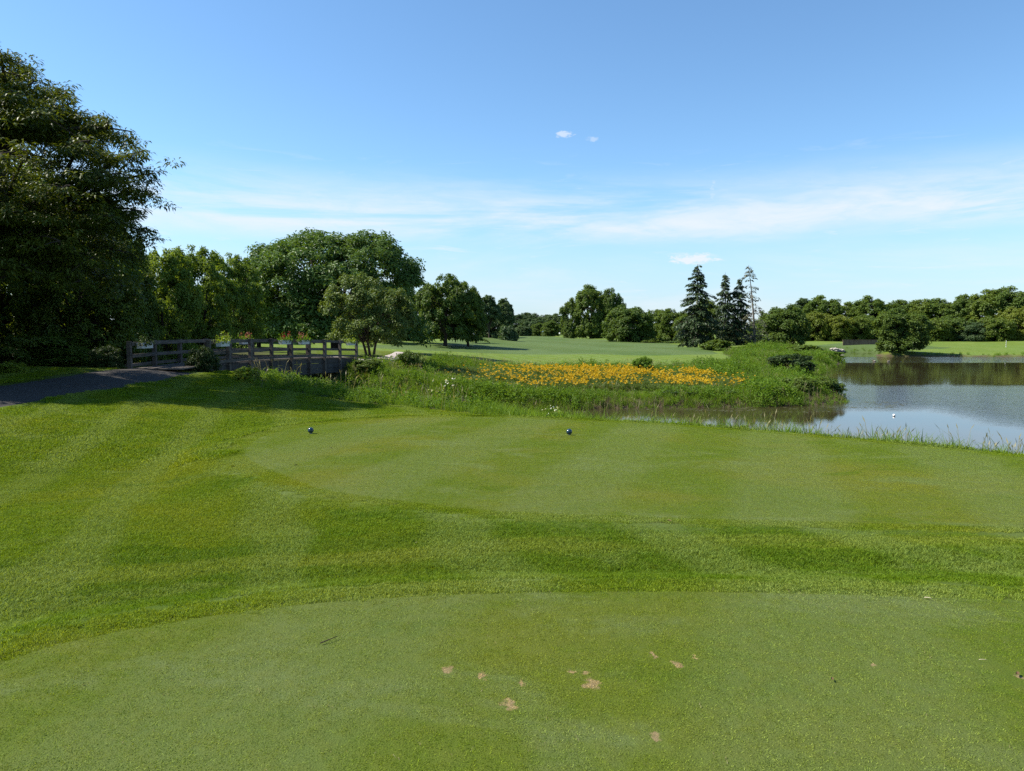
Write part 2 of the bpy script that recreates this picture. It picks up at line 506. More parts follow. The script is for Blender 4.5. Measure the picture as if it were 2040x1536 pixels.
def turf_color(nt, zone):
    geo = node(nt, 'ShaderNodeNewGeometry')
    P = geo.outputs['Position']
    flat = vmul(nt, P, (1, 1, 0))
    big = noise_n(nt, flat, 0.32, 3, 0.5, 0.6)
    mid = noise_n(nt, vmul(nt, flat, (0.7, 1.5, 1)), 1.15, 4, 0.55, 0.4)
    sml = noise_n(nt, flat, 9.0, 3, 0.6)
    tiny = noise_n(nt, flat, 120.0, 2, 0.6)
    sep = node(nt, 'ShaderNodeSeparateXYZ'); nt.links.new(P, sep.inputs[0])
    if zone == 'tee':
        base, dry, cool, lush = (0.146, 0.216, 0.018), (0.205, 0.232, 0.030), (0.205, 0.265, 0.090), (0.122, 0.194, 0.006)
        # mower passes run away from the tee towards the pond
        s = math_n(nt, 'ADD', math_n(nt, 'MULTIPLY', sep.outputs[0], 0.95), math_n(nt, 'MULTIPLY', sep.outputs[1], -0.32))
        s = math_n(nt, 'ADD', s, math_n(nt, 'MULTIPLY', mid, 0.5))
        stripe = smooth_n(nt, math_n(nt, 'SINE', math_n(nt, 'MULTIPLY', s, 2.5)), -0.5, 0.5)
        st = 0.5
    elif zone == 'fairway':
        base, dry, cool, lush = (0.066, 0.112, 0.025), (0.090, 0.120, 0.030), (0.098, 0.144, 0.050), (0.050, 0.094, 0.013)
        s = math_n(nt, 'ADD', math_n(nt, 'MULTIPLY', sep.outputs[0], 0.30), math_n(nt, 'MULTIPLY', sep.outputs[1], 0.11))
        s = math_n(nt, 'ADD', s, math_n(nt, 'MULTIPLY', big, 3.0))
        stripe = smooth_n(nt, math_n(nt, 'SINE', s), -0.6, 0.6)
        st = 0.55
        flat2 = vmul(nt, flat, (0.10, 0.16, 1)); big = noise_n(nt, flat2, 1.0, 4, 0.6, 0.8)
        mid = noise_n(nt, vmul(nt, flat, (0.12, 0.5, 1)), 1.0, 4, 0.6)
    else:
        base, dry, cool, lush = (0.116, 0.186, 0.010), (0.168, 0.210, 0.018), (0.180, 0.240, 0.072), (0.082, 0.152, 0.006)
        s = math_n(nt, 'ADD', math_n(nt, 'MULTIPLY', sep.outputs[0], 1.0), math_n(nt, 'MULTIPLY', sep.outputs[1], 0.30))
        s = math_n(nt, 'ADD', s, math_n(nt, 'MULTIPLY', big, 1.4))
        stripe = smooth_n(nt, math_n(nt, 'SINE', math_n(nt, 'MULTIPLY', s, 3.4)), 0.1, 0.9)
        st = 0.6
    c = mixc(nt, smooth_n(nt, big, 0.42, 0.68), base, dry)
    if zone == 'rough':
        # bands of deeper and paler green across the hollow between the two tees
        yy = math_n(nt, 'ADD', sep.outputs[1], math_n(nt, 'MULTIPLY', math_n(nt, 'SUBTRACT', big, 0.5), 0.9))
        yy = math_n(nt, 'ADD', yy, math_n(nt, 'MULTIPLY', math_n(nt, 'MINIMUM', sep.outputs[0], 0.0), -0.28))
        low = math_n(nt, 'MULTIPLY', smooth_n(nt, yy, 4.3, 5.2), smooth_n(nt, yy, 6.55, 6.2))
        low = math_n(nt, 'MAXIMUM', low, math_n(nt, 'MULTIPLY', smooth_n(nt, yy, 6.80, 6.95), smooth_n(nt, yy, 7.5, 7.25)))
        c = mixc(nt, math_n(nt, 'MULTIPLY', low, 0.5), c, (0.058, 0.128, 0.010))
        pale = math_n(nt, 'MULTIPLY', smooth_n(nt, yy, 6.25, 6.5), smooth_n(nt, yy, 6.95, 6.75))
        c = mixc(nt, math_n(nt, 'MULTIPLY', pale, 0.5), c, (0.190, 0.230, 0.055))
    c = mixc(nt, smooth_n(nt, mid, 0.50, 0.72), c, lush)
    c = mixc(nt, math_n(nt, 'MULTIPLY', stripe, st), c, cool)
    cl = noise_n(nt, vmul(nt, flat, (0.8, 1.2, 1), (7, 3, 0)), 0.8, 5, 0.65, 0.6)
    c = mixc(nt, smooth_n(nt, cl, 0.50, 0.70, 0.0, 0.85), c, cool)
    c = mixc(nt, math_n(nt, 'MULTIPLY', smooth_n(nt, sml, 0.3, 0.75), 0.35), c, dry)
    c = mixc(nt, smooth_n(nt, tiny, 0.25, 0.75, 0.0, 0.55), c, mixc(nt, 1.0, c, (0.45, 0.5, 0.4), 'MULTIPLY'))
    if zone == 'tee':
        warp = vmul(nt, P, (1, 1, 0))
        wn2 = node(nt, 'ShaderNodeTexNoise'); setin(wn2, Scale=26.0, Detail=5.0); nt.links.new(warp, wn2.inputs['Vector'])
        off = node(nt, 'ShaderNodeVectorMath', operation='MULTIPLY_ADD'); nt.links.new(wn2.outputs['Color'], off.inputs[0])
        off.inputs[1].default_value = (0.11, 0.11, 0); off.inputs[2].default_value = (-0.055, -0.055, 0)
        pp = node(nt, 'ShaderNodeVectorMath', operation='ADD'); nt.links.new(warp, pp.inputs[0]); nt.links.new(off.outputs[0], pp.inputs[1])
        mask = None
        for (dx, dy, r, e) in DIVOTS:
            q = vmul(nt, pp.outputs[0], (1 / r, 1 / (r * e), 0), (-dx / r, -dy / (r * e), 0))
            L = node(nt, 'ShaderNodeVectorMath', operation='LENGTH'); nt.links.new(q, L.inputs[0])
            k = smooth_n(nt, L.outputs['Value'], 1.05, 0.45)
            mask = k if mask is None else math_n(nt, 'MAXIMUM', mask, k)
        c = mixc(nt, math_n(nt, 'MULTIPLY', mask, 0.9), c, mixc(nt, tiny, (0.12, 0.080, 0.038), (0.66, 0.50, 0.28)))
    return c, P, sml, tiny


def turf_ground(name, zone):
    m, nt, out = new_mat(name)
    c, P, sml, tiny = turf_color(nt, zone)
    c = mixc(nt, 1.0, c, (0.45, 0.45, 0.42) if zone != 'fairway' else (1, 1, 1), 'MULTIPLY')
    hgt = math_n(nt, 'ADD', math_n(nt, 'MULTIPLY', tiny, 0.4), sml)
    b = pbsdf(nt, c, 0.85, 0.12, bump_n(nt, hgt, 0.5 if zone != 'fairway' else 0.7, 0.03 if zone != 'fairway' else 0.06))
    nt.links.new(b, out.inputs[0])
    return m


def turf_blade(name, zone):
    m, nt, out = new_mat(name)
    c, P, sml, tiny = turf_color(nt, zone)
    at = node(nt, 'ShaderNodeAttribute', attribute_name='tone')
    c = mixc(nt, smooth_n(nt, at.outputs['Fac'], 0.0, 1.0, 0.0, 0.85), mixc(nt, 1.0, c, (0.62, 0.70, 0.5), 'MULTIPLY'), mixc(nt, 1.0, c, (1.95, 1.85, 1.6), 'MULTIPLY'))
    leafy(nt, out, c, 0.36, 0.6, 0.08)
    return m


M = {}
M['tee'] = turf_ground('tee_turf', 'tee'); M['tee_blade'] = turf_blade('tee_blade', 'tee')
M['rough_blade'] = turf_blade('rough_blade', 'rough')
M['fairway'] = turf_ground('fairway_turf', 'fairway')
M['bark'] = bark_mat('bark', (0.075, 0.058, 0.045)); M['bark_dark'] = bark_mat('bark_dark', (0.045, 0.036, 0.03)); M['bark_grey'] = bark_mat('bark_grey', (0.16, 0.14, 0.12))
M['locust'] = leaf_mat('locust_leaf', (0.022, 0.040, 0.008), (0.105, 0.135, 0.018), 0.30)
M['round'] = leaf_mat('round_leaf', (0.040, 0.085, 0.016), (0.100, 0.170, 0.036), 0.30, 0.35)
M['crab'] = leaf_mat('crab_leaf', (0.072, 0.115, 0.024), (0.150, 0.205, 0.050), 0.28, 0.6)
M['oak'] = leaf_mat('oak_leaf', (0.050, 0.095, 0.018), (0.132, 0.192, 0.036), 0.40, 0.25)
M['maple'] = leaf_mat('maple_leaf', (0.060, 0.108, 0.018), (0.160, 0.210, 0.032), 0.38, 0.2)
M['yellow'] = leaf_mat('yellow_leaf', (0.090, 0.132, 0.016), (0.180, 0.210, 0.026), 0.32, 0.2)
M['woodland'] = leaf_mat('woodland_leaf', (0.062, 0.118, 0.016), (0.165, 0.238, 0.032), 0.40, 0.5)
M['blue'] = leaf_mat('far_leaf_haze', (0.045, 0.085, 0.034), (0.095, 0.145, 0.050), 0.28, 0.15)  # bluer leaf colour, stands in for distance haze over the far crowns
M['spruce'] = leaf_mat('spruce_needle', (0.014, 0.032, 0.011), (0.048, 0.076, 0.024), 0.08, 0.5)
M['dryspruce'] = leaf_mat('thin_needle', (0.050, 0.055, 0.026), (0.095, 0.100, 0.050), 0.1, 0.5)
M['shrub'] = leaf_mat('shrub_leaf', (0.045, 0.085, 0.012), (0.125, 0.180, 0.028), 0.32, 0.8)
M['shrub_dark'] = leaf_mat('shrub_dark_leaf', (0.016, 0.036, 0.009), (0.055, 0.090, 0.018), 0.22, 0.8)
M['weed'] = leaf_mat('weed_blade', (0.074, 0.148, 0.012), (0.165, 0.255, 0.026), 0.40, 0.35, 0.1)
M['weed_b'] = leaf_mat('weed_leaf', (0.055, 0.125, 0.012), (0.150, 0.240, 0.026), 0.40, 0.5, 0.12)
M['lily'] = leaf_mat('lily_leaf', (0.048, 0.090, 0.012), (0.120, 0.165, 0.028), 0.30, 0.5)
M['seed'] = leaf_mat('seed_head', (0.15, 0.14, 0.06), (0.30, 0.27, 0.14), 0.3, 0.5)
M['dead'] = leaf_mat('dead_stalk', (0.10, 0.075, 0.045), (0.25, 0.19, 0.115), 0.2, 0.8)
M['petal'] = leaf_mat('lily_petal', (0.44, 0.275, 0.010), (0.62, 0.46, 0.04), 0.30, 2.0, 0.2)
M['white_flower'] = leaf_mat('white_petal', (0.5, 0.5, 0.4), (0.75, 0.75, 0.65), 0.3, 2.0)
M['red_flower'] = leaf_mat('red_petal', (0.20, 0.006, 0.02), (0.36, 0.02, 0.05), 0.25, 4.0)
M['pink_flower'] = leaf_mat('pink_petal', (0.24, 0.06, 0.06), (0.40, 0.17, 0.14), 0.25, 4.0)
M['lime'] = leaf_mat('lime_leaf', (0.10, 0.16, 0.012), (0.24, 0.32, 0.03), 0.3, 3.0)


def ground_mat():
    m, nt, out = new_mat('ground_mat')
    c, P, sml, tiny = turf_color(nt, 'rough')
    fa, _, _, _ = turf_color(nt, 'fairway')
    at = node(nt, 'ShaderNodeAttribute', attribute_name='wild')
    n = noise_n(nt, P, 1.4, 5, 0.6)
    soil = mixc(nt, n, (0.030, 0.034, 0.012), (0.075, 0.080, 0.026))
    ml = node(nt, 'ShaderNodeAttribute', attribute_name='mown')
    c = mixc(nt, ml.outputs['Fac'], mixc(nt, 1.0, c, (0.55, 0.55, 0.5), 'MULTIPLY'), mixc(nt, 0.60, fa, c))
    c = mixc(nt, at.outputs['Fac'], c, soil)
    mud = node(nt, 'ShaderNodeAttribute', attribute_name='mud')
    c = mixc(nt, mud.outputs['Fac'], c, mixc(nt, n, (0.04, 0.028, 0.018), (0.10, 0.075, 0.05)))
    hgt = math_n(nt, 'ADD', math_n(nt, 'MULTIPLY', tiny, 0.4), sml)
    nt.links.new(pbsdf(nt, c, 0.9, 0.1, bump_n(nt, hgt, 0.6, 0.05)), out.inputs[0])
    return m


M['ground'] = ground_mat()


def water_mat():
    m, nt, out = new_mat('pond_water')
    geo = node(nt, 'ShaderNodeNewGeometry'); P = geo.outputs['Position']
    patch = noise_n(nt, vmul(nt, P, (0.025, 0.055, 1)), 1.0, 4, 0.6, 0.8)
    sep = node(nt, 'ShaderNodeSeparateXYZ'); nt.links.new(P, sep.inputs[0])
    # breeze ruffles the open middle and the far end; the strip under the far bank and the coves lie calm
    far = smooth_n(nt, sep.outputs[1], 100, 104)
    farcalm = smooth_n(nt, sep.outputs[1], 124, 121)
    midc = smooth_n(nt, math_n(nt, 'ADD', sep.outputs[1], math_n(nt, 'MULTIPLY', patch, 14)), 70, 63)
    near = smooth_n(nt, math_n(nt, 'ADD', sep.outputs[1], math_n(nt, 'MULTIPLY', patch, 10)), 45, 51)
    right = smooth_n(nt, math_n(nt, 'ADD', sep.outputs[0], math_n(nt, 'MULTIPLY', patch, 14)), 29, 34)
    ruff = math_n(nt, 'MAXIMUM', math_n(nt, 'MULTIPLY', far, farcalm), math_n(nt, 'MULTIPLY', midc, math_n(nt, 'MAXIMUM', near, right)))
    ruff = math_n(nt, 'ADD', math_n(nt, 'MULTIPLY', ruff, 0.92), 0.05, clamp=True)
    w1 = noise_n(nt, vmul(nt, P, (1.6, 3.4, 1)), 1.0, 4, 0.6, 0.3)
    w2 = noise_n(nt, vmul(nt, P, (5, 11, 1)), 1.0, 3, 0.6)
    hgt = math_n(nt, 'MULTIPLY', math_n(nt, 'ADD', w1, math_n(nt, 'MULTIPLY', w2, 0.35)), ruff)
    nrm = bump_n(nt, hgt, 0.55, 0.065)
    murk = mixc(nt, noise_n(nt, P, 0.3, 3), (0.022, 0.020, 0.010), (0.045, 0.036, 0.018))
    b = pbsdf(nt, murk, 0.03, 0.5, nrm)
    b.node.inputs['IOR'].default_value = 1.333
    nt.links.new(b, out.inputs[0])
    return m


M['water'] = water_mat()


def path_mat(name, a, b_, sc=14):
    m, nt, out = new_mat(name)
    geo = node(nt, 'ShaderNodeNewGeometry'); P = geo.outputs['Position']
    n = noise_n(nt, P, 0.9, 4); s = noise_n(nt, P, sc * 6, 2)
    c = mixc(nt, n, a, b_)
    c = mixc(nt, math_n(nt, 'MULTIPLY', s, 0.5), c, tuple(v * 1.6 for v in b_))
    nt.links.new(pbsdf(nt, c, 0.85, 0.2, bump_n(nt, s, 0.4, 0.02)), out.inputs[0])
    return m


M['asphalt'] = path_mat('path_asphalt', (0.024, 0.021, 0.019), (0.044, 0.040, 0.036))
M['concrete'] = path_mat('path_concrete', (0.24, 0.20, 0.18), (0.36, 0.31, 0.28))


def wood_mat(name, a, b_):
    m, nt, out = new_mat(name)
    tc = node(nt, 'ShaderNodeTexCoord')
    geo = node(nt, 'ShaderNodeNewGeometry')
    oi = node(nt, 'ShaderNodeObjectInfo')
    n1 = noise_n(nt, vmul(nt, geo.outputs['Position'], (3, 3, 30)), 1.0, 5, 0.65, 0.4)
    n2 = noise_n(nt, geo.outputs['Position'], 2.3, 4)
    c = mixc(nt, smooth_n(nt, n1, 0.3, 0.7), a, b_)
    c = mixc(nt, smooth_n(nt, n2, 0.45, 0.75, 0, 0.6), c, tuple(v * 0.45 for v in a))
    c = mixc(nt, math_n(nt, 'MULTIPLY', oi.outputs['Random'], 0.35), c, tuple(v * 1.25 for v in b_))
    nt.links.new(pbsdf(nt, c, 0.85, 0.15, bump_n(nt, n1, 0.5, 0.01)), out.inputs[0])
    return m


M['wood'] = wood_mat('weathered_wood', (0.044, 0.037, 0.030), (0.135, 0.118, 0.102))
M['beamwood'] = wood_mat('stained_beam', (0.034, 0.033, 0.032), (0.085, 0.081, 0.079))
M['bulkhead'] = wood_mat('bulkhead_timber', (0.12, 0.082, 0.055), (0.22, 0.16, 0.11))
M['planter'] = simple_mat('planter_paint', (0.50, 0.50, 0.47), 0.6, 0.3, 0.15)
M['rock'] = simple_mat('grey_rock', (0.33, 0.30, 0.25), 0.9, 0.2, 0.5, 5, 0.6)
M['navy'] = simple_mat('navy_gloss', (0.010, 0.032, 0.055), 0.16, 0.6, 0.1)
M['white'] = simple_mat('white_paint', (0.80, 0.80, 0.78), 0.4, 0.4, 0.04)
M['black'] = simple_mat('black_paint', (0.02, 0.02, 0.022), 0.45, 0.4, 0.2)
M['metal'] = simple_mat('dull_metal', (0.35, 0.35, 0.36), 0.4, 0.5, 0.1, metal=0.8)
M['cart'] = simple_mat('cart_body', (0.035, 0.045, 0.055), 0.35, 0.5, 0.2)
M['duck'] = simple_mat('duck_feather', (0.16, 0.12, 0.09), 0.8, 0.2, 0.4)
M['duck_pale'] = simple_mat('duck_breast', (0.5, 0.46, 0.4), 0.8, 0.2, 0.2)
M['twig'] = simple_mat('twig_bark', (0.055, 0.04, 0.028), 0.9, 0.1, 0.3)
M['straw'] = simple_mat('pale_straw', (0.46, 0.40, 0.27), 0.8, 0.1, 0.15)
M['brownleaf'] = simple_mat('brown_leaf', (0.10, 0.062, 0.03), 0.8, 0.15, 0.4)
M['sand'] = simple_mat('bunker_sand', (0.55, 0.48, 0.36), 0.95, 0.1, 0.1)
M['pad'] = leaf_mat('pond_leaf', (0.055, 0.060, 0.022), (0.13, 0.13, 0.06), 0.1, 1.5)


# ------------------------------------------------------------------ setting: ground, sheets, water


def build_ground():
    tx = np.linspace(-1, 1, 500); xs = 13.0 * np.sinh(tx * 4.55) / 1.0
    ty = np.linspace(0, 1, 560); ys = -14 + 14.0 * np.sinh(ty * 4.75)
    xs = np.concatenate([[-1200], xs, [1200]]); ys = np.concatenate([[-300], ys, [1300]])
    X, Y = np.meshgrid(xs, ys)
    x, y = X.ravel(), Y.ravel()
    z = height(x, y)
    P = np.stack([x, y], 1)
    nx, ny = len(xs), len(ys)
    i = np.arange(ny - 1)[:, None] * nx; j = np.arange(nx - 1)[None, :]
    q = np.stack([i + j, i + j + 1, i + nx + j + 1, i + nx + j], -1).reshape(-1, 4)
    wild = np.maximum(sstep(sd_poly(P, WILD_S), 0.5, -0.3), np.maximum(sstep(sd_poly(P, WILD_N), 0.5, -0.5), sstep(sd_poly(P, LILY), .3, -.3)))
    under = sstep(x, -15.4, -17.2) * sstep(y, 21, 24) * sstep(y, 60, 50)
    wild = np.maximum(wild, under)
    mown = sstep(y, 58, 72) * (1 - wild)
    mud = sstep(sd_poly(P, POND), 1.2, 0.1)
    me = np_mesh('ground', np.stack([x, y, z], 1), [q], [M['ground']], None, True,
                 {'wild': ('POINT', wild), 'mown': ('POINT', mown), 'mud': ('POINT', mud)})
    link('ground', me, kind='structure')


def sheet(name, poly, mat, lift, rings):
    poly = np.asarray(poly); c = poly.mean(0); n = len(poly)
    # rings shrink towards the centre of the outline
    t = np.linspace(1, 0, rings)[:-1]
    pts = np.concatenate([c + (poly - c) * s for s in t] + [c[None]])
    z = height(pts[:, 0], pts[:, 1], True) + lift
    z[:n] -= lift + 0.03
    k = len(t)
    i = np.arange(k - 1)[:, None] * n; j = np.arange(n)[None, :]; j2 = (j + 1) % n
    q = np.stack([i + j, i + j2, i + n + j2, i + n + j], -1).reshape(-1, 4)
    tr = np.stack([(k - 1) * n + np.arange(n), (k - 1) * n + (np.arange(n) + 1) % n, np.full(n, k * n)], 1)
    me = np_mesh(name, np.column_stack([pts, z]), [q, tr], [mat], None, True)
    return link(name, me, kind='structure')


def strip(name, line, hw, mat, lift=0.012, zfun=None):
    d = np.gradient(line, axis=0); d /= np.linalg.norm(d, axis=1)[:, None]
    nrm = np.stack([d[:, 1], -d[:, 0]], 1)
    cross = np.linspace(-1, 1, 7)
    jit = 1 + 0.05 * np.sin(np.arange(len(line)) * 1.7)
    pts = line[:, None, :] + nrm[:, None, :] * (cross[None, :, None] * hw * jit[:, None, None])
    p = pts.reshape(-1, 2)
    z = height(p[:, 0], p[:, 1], True) + lift
    edge = np.tile(np.abs(cross) > .99, len(line))
    z[edge] -= lift + 0.04
    n = 7; k = len(line)
    i = np.arange(k - 1)[:, None] * n; j = np.arange(n - 1)[None, :]
    q = np.stack([i + j, i + j + 1, i + n + j + 1, i + n + j], -1).reshape(-1, 4)
    return link(name, np_mesh(name, np.column_stack([p, z]), [q], [mat], None, True), kind='structure')


build_ground()
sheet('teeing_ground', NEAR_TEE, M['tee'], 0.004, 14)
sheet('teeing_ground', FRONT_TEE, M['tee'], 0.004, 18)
sheet('fairway', FAIRWAY, M['fairway'], 0.03, 40)
sheet('putting_green', GREEN, M['fairway'], 0.03, 14)
strip('path', catmull(PATH_A, 3, False), 1.4, M['asphalt'])
strip('path', catmull(PATH_B, 3, False), 1.15, M['concrete'], 0.02)
wp = np.array([(-45, 4), (-2, 4), (300, -30), (300, 160), (-45, 160)], float)
link('water', np_mesh('water', np.column_stack([wp, np.full(5, WATER_Z)]), [[[0, 1, 2], [0, 2, 3], [0, 3, 4]]], [M['water']]), kind='structure')

# ------------------------------------------------------------------ scattering on the ground (geometry nodes, for growth nobody could count)


def scatter(name, pts, rot, scl, protos, seed=0):
    r = np.random.default_rng(seed)
    me = bpy.data.meshes.new(name)
    n = len(pts)
    me.vertices.add(n); me.vertices.foreach_set('co', np.asarray(pts, np.float32).ravel())
    a = me.attributes.new('rot', 'FLOAT_VECTOR', 'POINT'); a.data.foreach_set('vector', np.asarray(rot, np.float32).ravel())
    a = me.attributes.new('scl', 'FLOAT', 'POINT'); a.data.foreach_set('value', np.asarray(scl, np.float32))
    a = me.attributes.new('pick', 'INT', 'POINT'); a.data.foreach_set('value', r.integers(0, len(protos), n).astype(np.int32))
    ng = bpy.data.node_groups.new(name + '_nodes', 'GeometryNodeTree')
    ng.interface.new_socket('Geometry', in_out='INPUT', socket_type='NodeSocketGeometry')
    ng.interface.new_socket('Geometry', in_out='OUTPUT', socket_type='NodeSocketGeometry')
    gi = ng.nodes.new('NodeGroupInput'); go = ng.nodes.new('NodeGroupOutput')
    ip = ng.nodes.new('GeometryNodeInstanceOnPoints')
    ng.links.new(gi.outputs[0], ip.inputs['Points'])
    jn = ng.nodes.new('GeometryNodeJoinGeometry')
    for p in reversed(protos):          # join puts the last link first
        inf = ng.nodes.new('GeometryNodeObjectInfo'); inf.inputs['Object'].default_value = p
        g2 = ng.nodes.new('GeometryNodeGeometryToInstance')
        ng.links.new(inf.outputs['Geometry'], g2.inputs[0]); ng.links.new(g2.outputs[0], jn.inputs[0])
    ng.links.new(jn.outputs[0], ip.inputs['Instance'])
    ip.inputs['Pick Instance'].default_value = True
    for an, typ, sock in (('rot', 'FLOAT_VECTOR', 'Rotation'), ('scl', 'FLOAT', 'Scale'), ('pick', 'INT', 'Instance Index')):
        na = ng.nodes.new('GeometryNodeInputNamedAttribute'); na.data_type = typ; na.inputs['Name'].default_value = an
        ng.links.new(na.outputs[0], ip.inputs[sock])
    ng.links.new(ip.outputs[0], go.inputs[0])
    o = link(name, me)
    o['kind'] = 'stuff'
    mod = o.modifiers.new('scatter', 'NODES'); mod.node_group = ng
    return o


def proto(name, me):
    return bpy.data.objects.new(name, me)        # never linked to the scene: only a source for scatter()


def blades(r, n, spread, h, w, bend, lean=0.25, mat=None, base_xy=None):
    """n grass blades: base, middle, tip (three triangles each)."""
    xy = r.uniform(-spread, spread, (n, 2)) if base_xy is None else base_xy
    hh = r.uniform(h[0], h[1], n); ww = r.uniform(w[0], w[1], n)
    a = r.uniform(0, 2 * pi, n); f = r.uniform(0, 2 * pi, n)
    b = r.uniform(bend[0], bend[1], n) * hh
    side = np.stack([np.cos(f), np.sin(f), np.zeros(n)], 1) * ww[:, None] * .5
    d = np.stack([np.cos(a), np.sin(a), np.zeros(n)], 1)
    base = np.column_stack([xy, np.full(n, -0.01 if h[1] < .1 else -0.05)])
    ln = r.normal(0, lean, (n, 2)) * hh[:, None]
    midp = base + np.column_stack([ln * .5, hh * .6]) + d * b[:, None] * .3
    tip = base + np.column_stack([ln, hh]) + d * b[:, None] - np.array([0, 0, 1]) * (b * b / hh * .35)[:, None]
    v = np.stack([base - side, base + side, midp + side * .8, midp - side * .8, tip], 1).reshape(-1, 3)
    k = np.arange(n)[:, None] * 5
    q = k + np.array([[0, 1, 2, 3]]); t = k + np.array([[3, 2, 4]])
    tone = r.random(n)
    return v, q, t, tone


def blade_proto(name, r, n, spread, h, w, bend, mat, lean=.25):
    v, q, t, tone = blades(r, n, spread, h, w, bend, lean)
    return proto(name, np_mesh(name, v, [q, t], [mat], None, True, {'tone': ('FACE', np.concatenate([tone, tone]))}))


def in_view(x, y, z, mu=120, mv=160):
    u, v = project(x, y, z)
    return (u > -mu) & (u < 2040 + mu) & (v < 1536 + mv) & (y > 0.5)


def grid_pts(x0, x1, y0, y1, step, r, jit=.5):
    gx, gy = np.meshgrid(np.arange(x0, x1, step), np.arange(y0, y1, step))
    p = np.stack([gx.ravel(), gy.ravel()], 1)
    return p + r.uniform(-jit, jit, p.shape) * step


def slope_rot(x, y, r):
    e = 0.15
    dx = (height(x + e, y, True) - height(x - e, y, True)) / (2 * e)
    dy = (height(x, y + e, True) - height(x, y - e, True)) / (2 * e)
    # normal tilted first, free spin about z is applied by choosing the tilt in the spun frame
    spin = r.uniform(0, 2 * pi, len(x))
    c, s = np.cos(spin), np.sin(spin)
    lx = c * dx + s * dy; ly = -s * dx + c * dy
    return np.stack([np.arctan(ly), -np.arctan(lx), spin], 1)


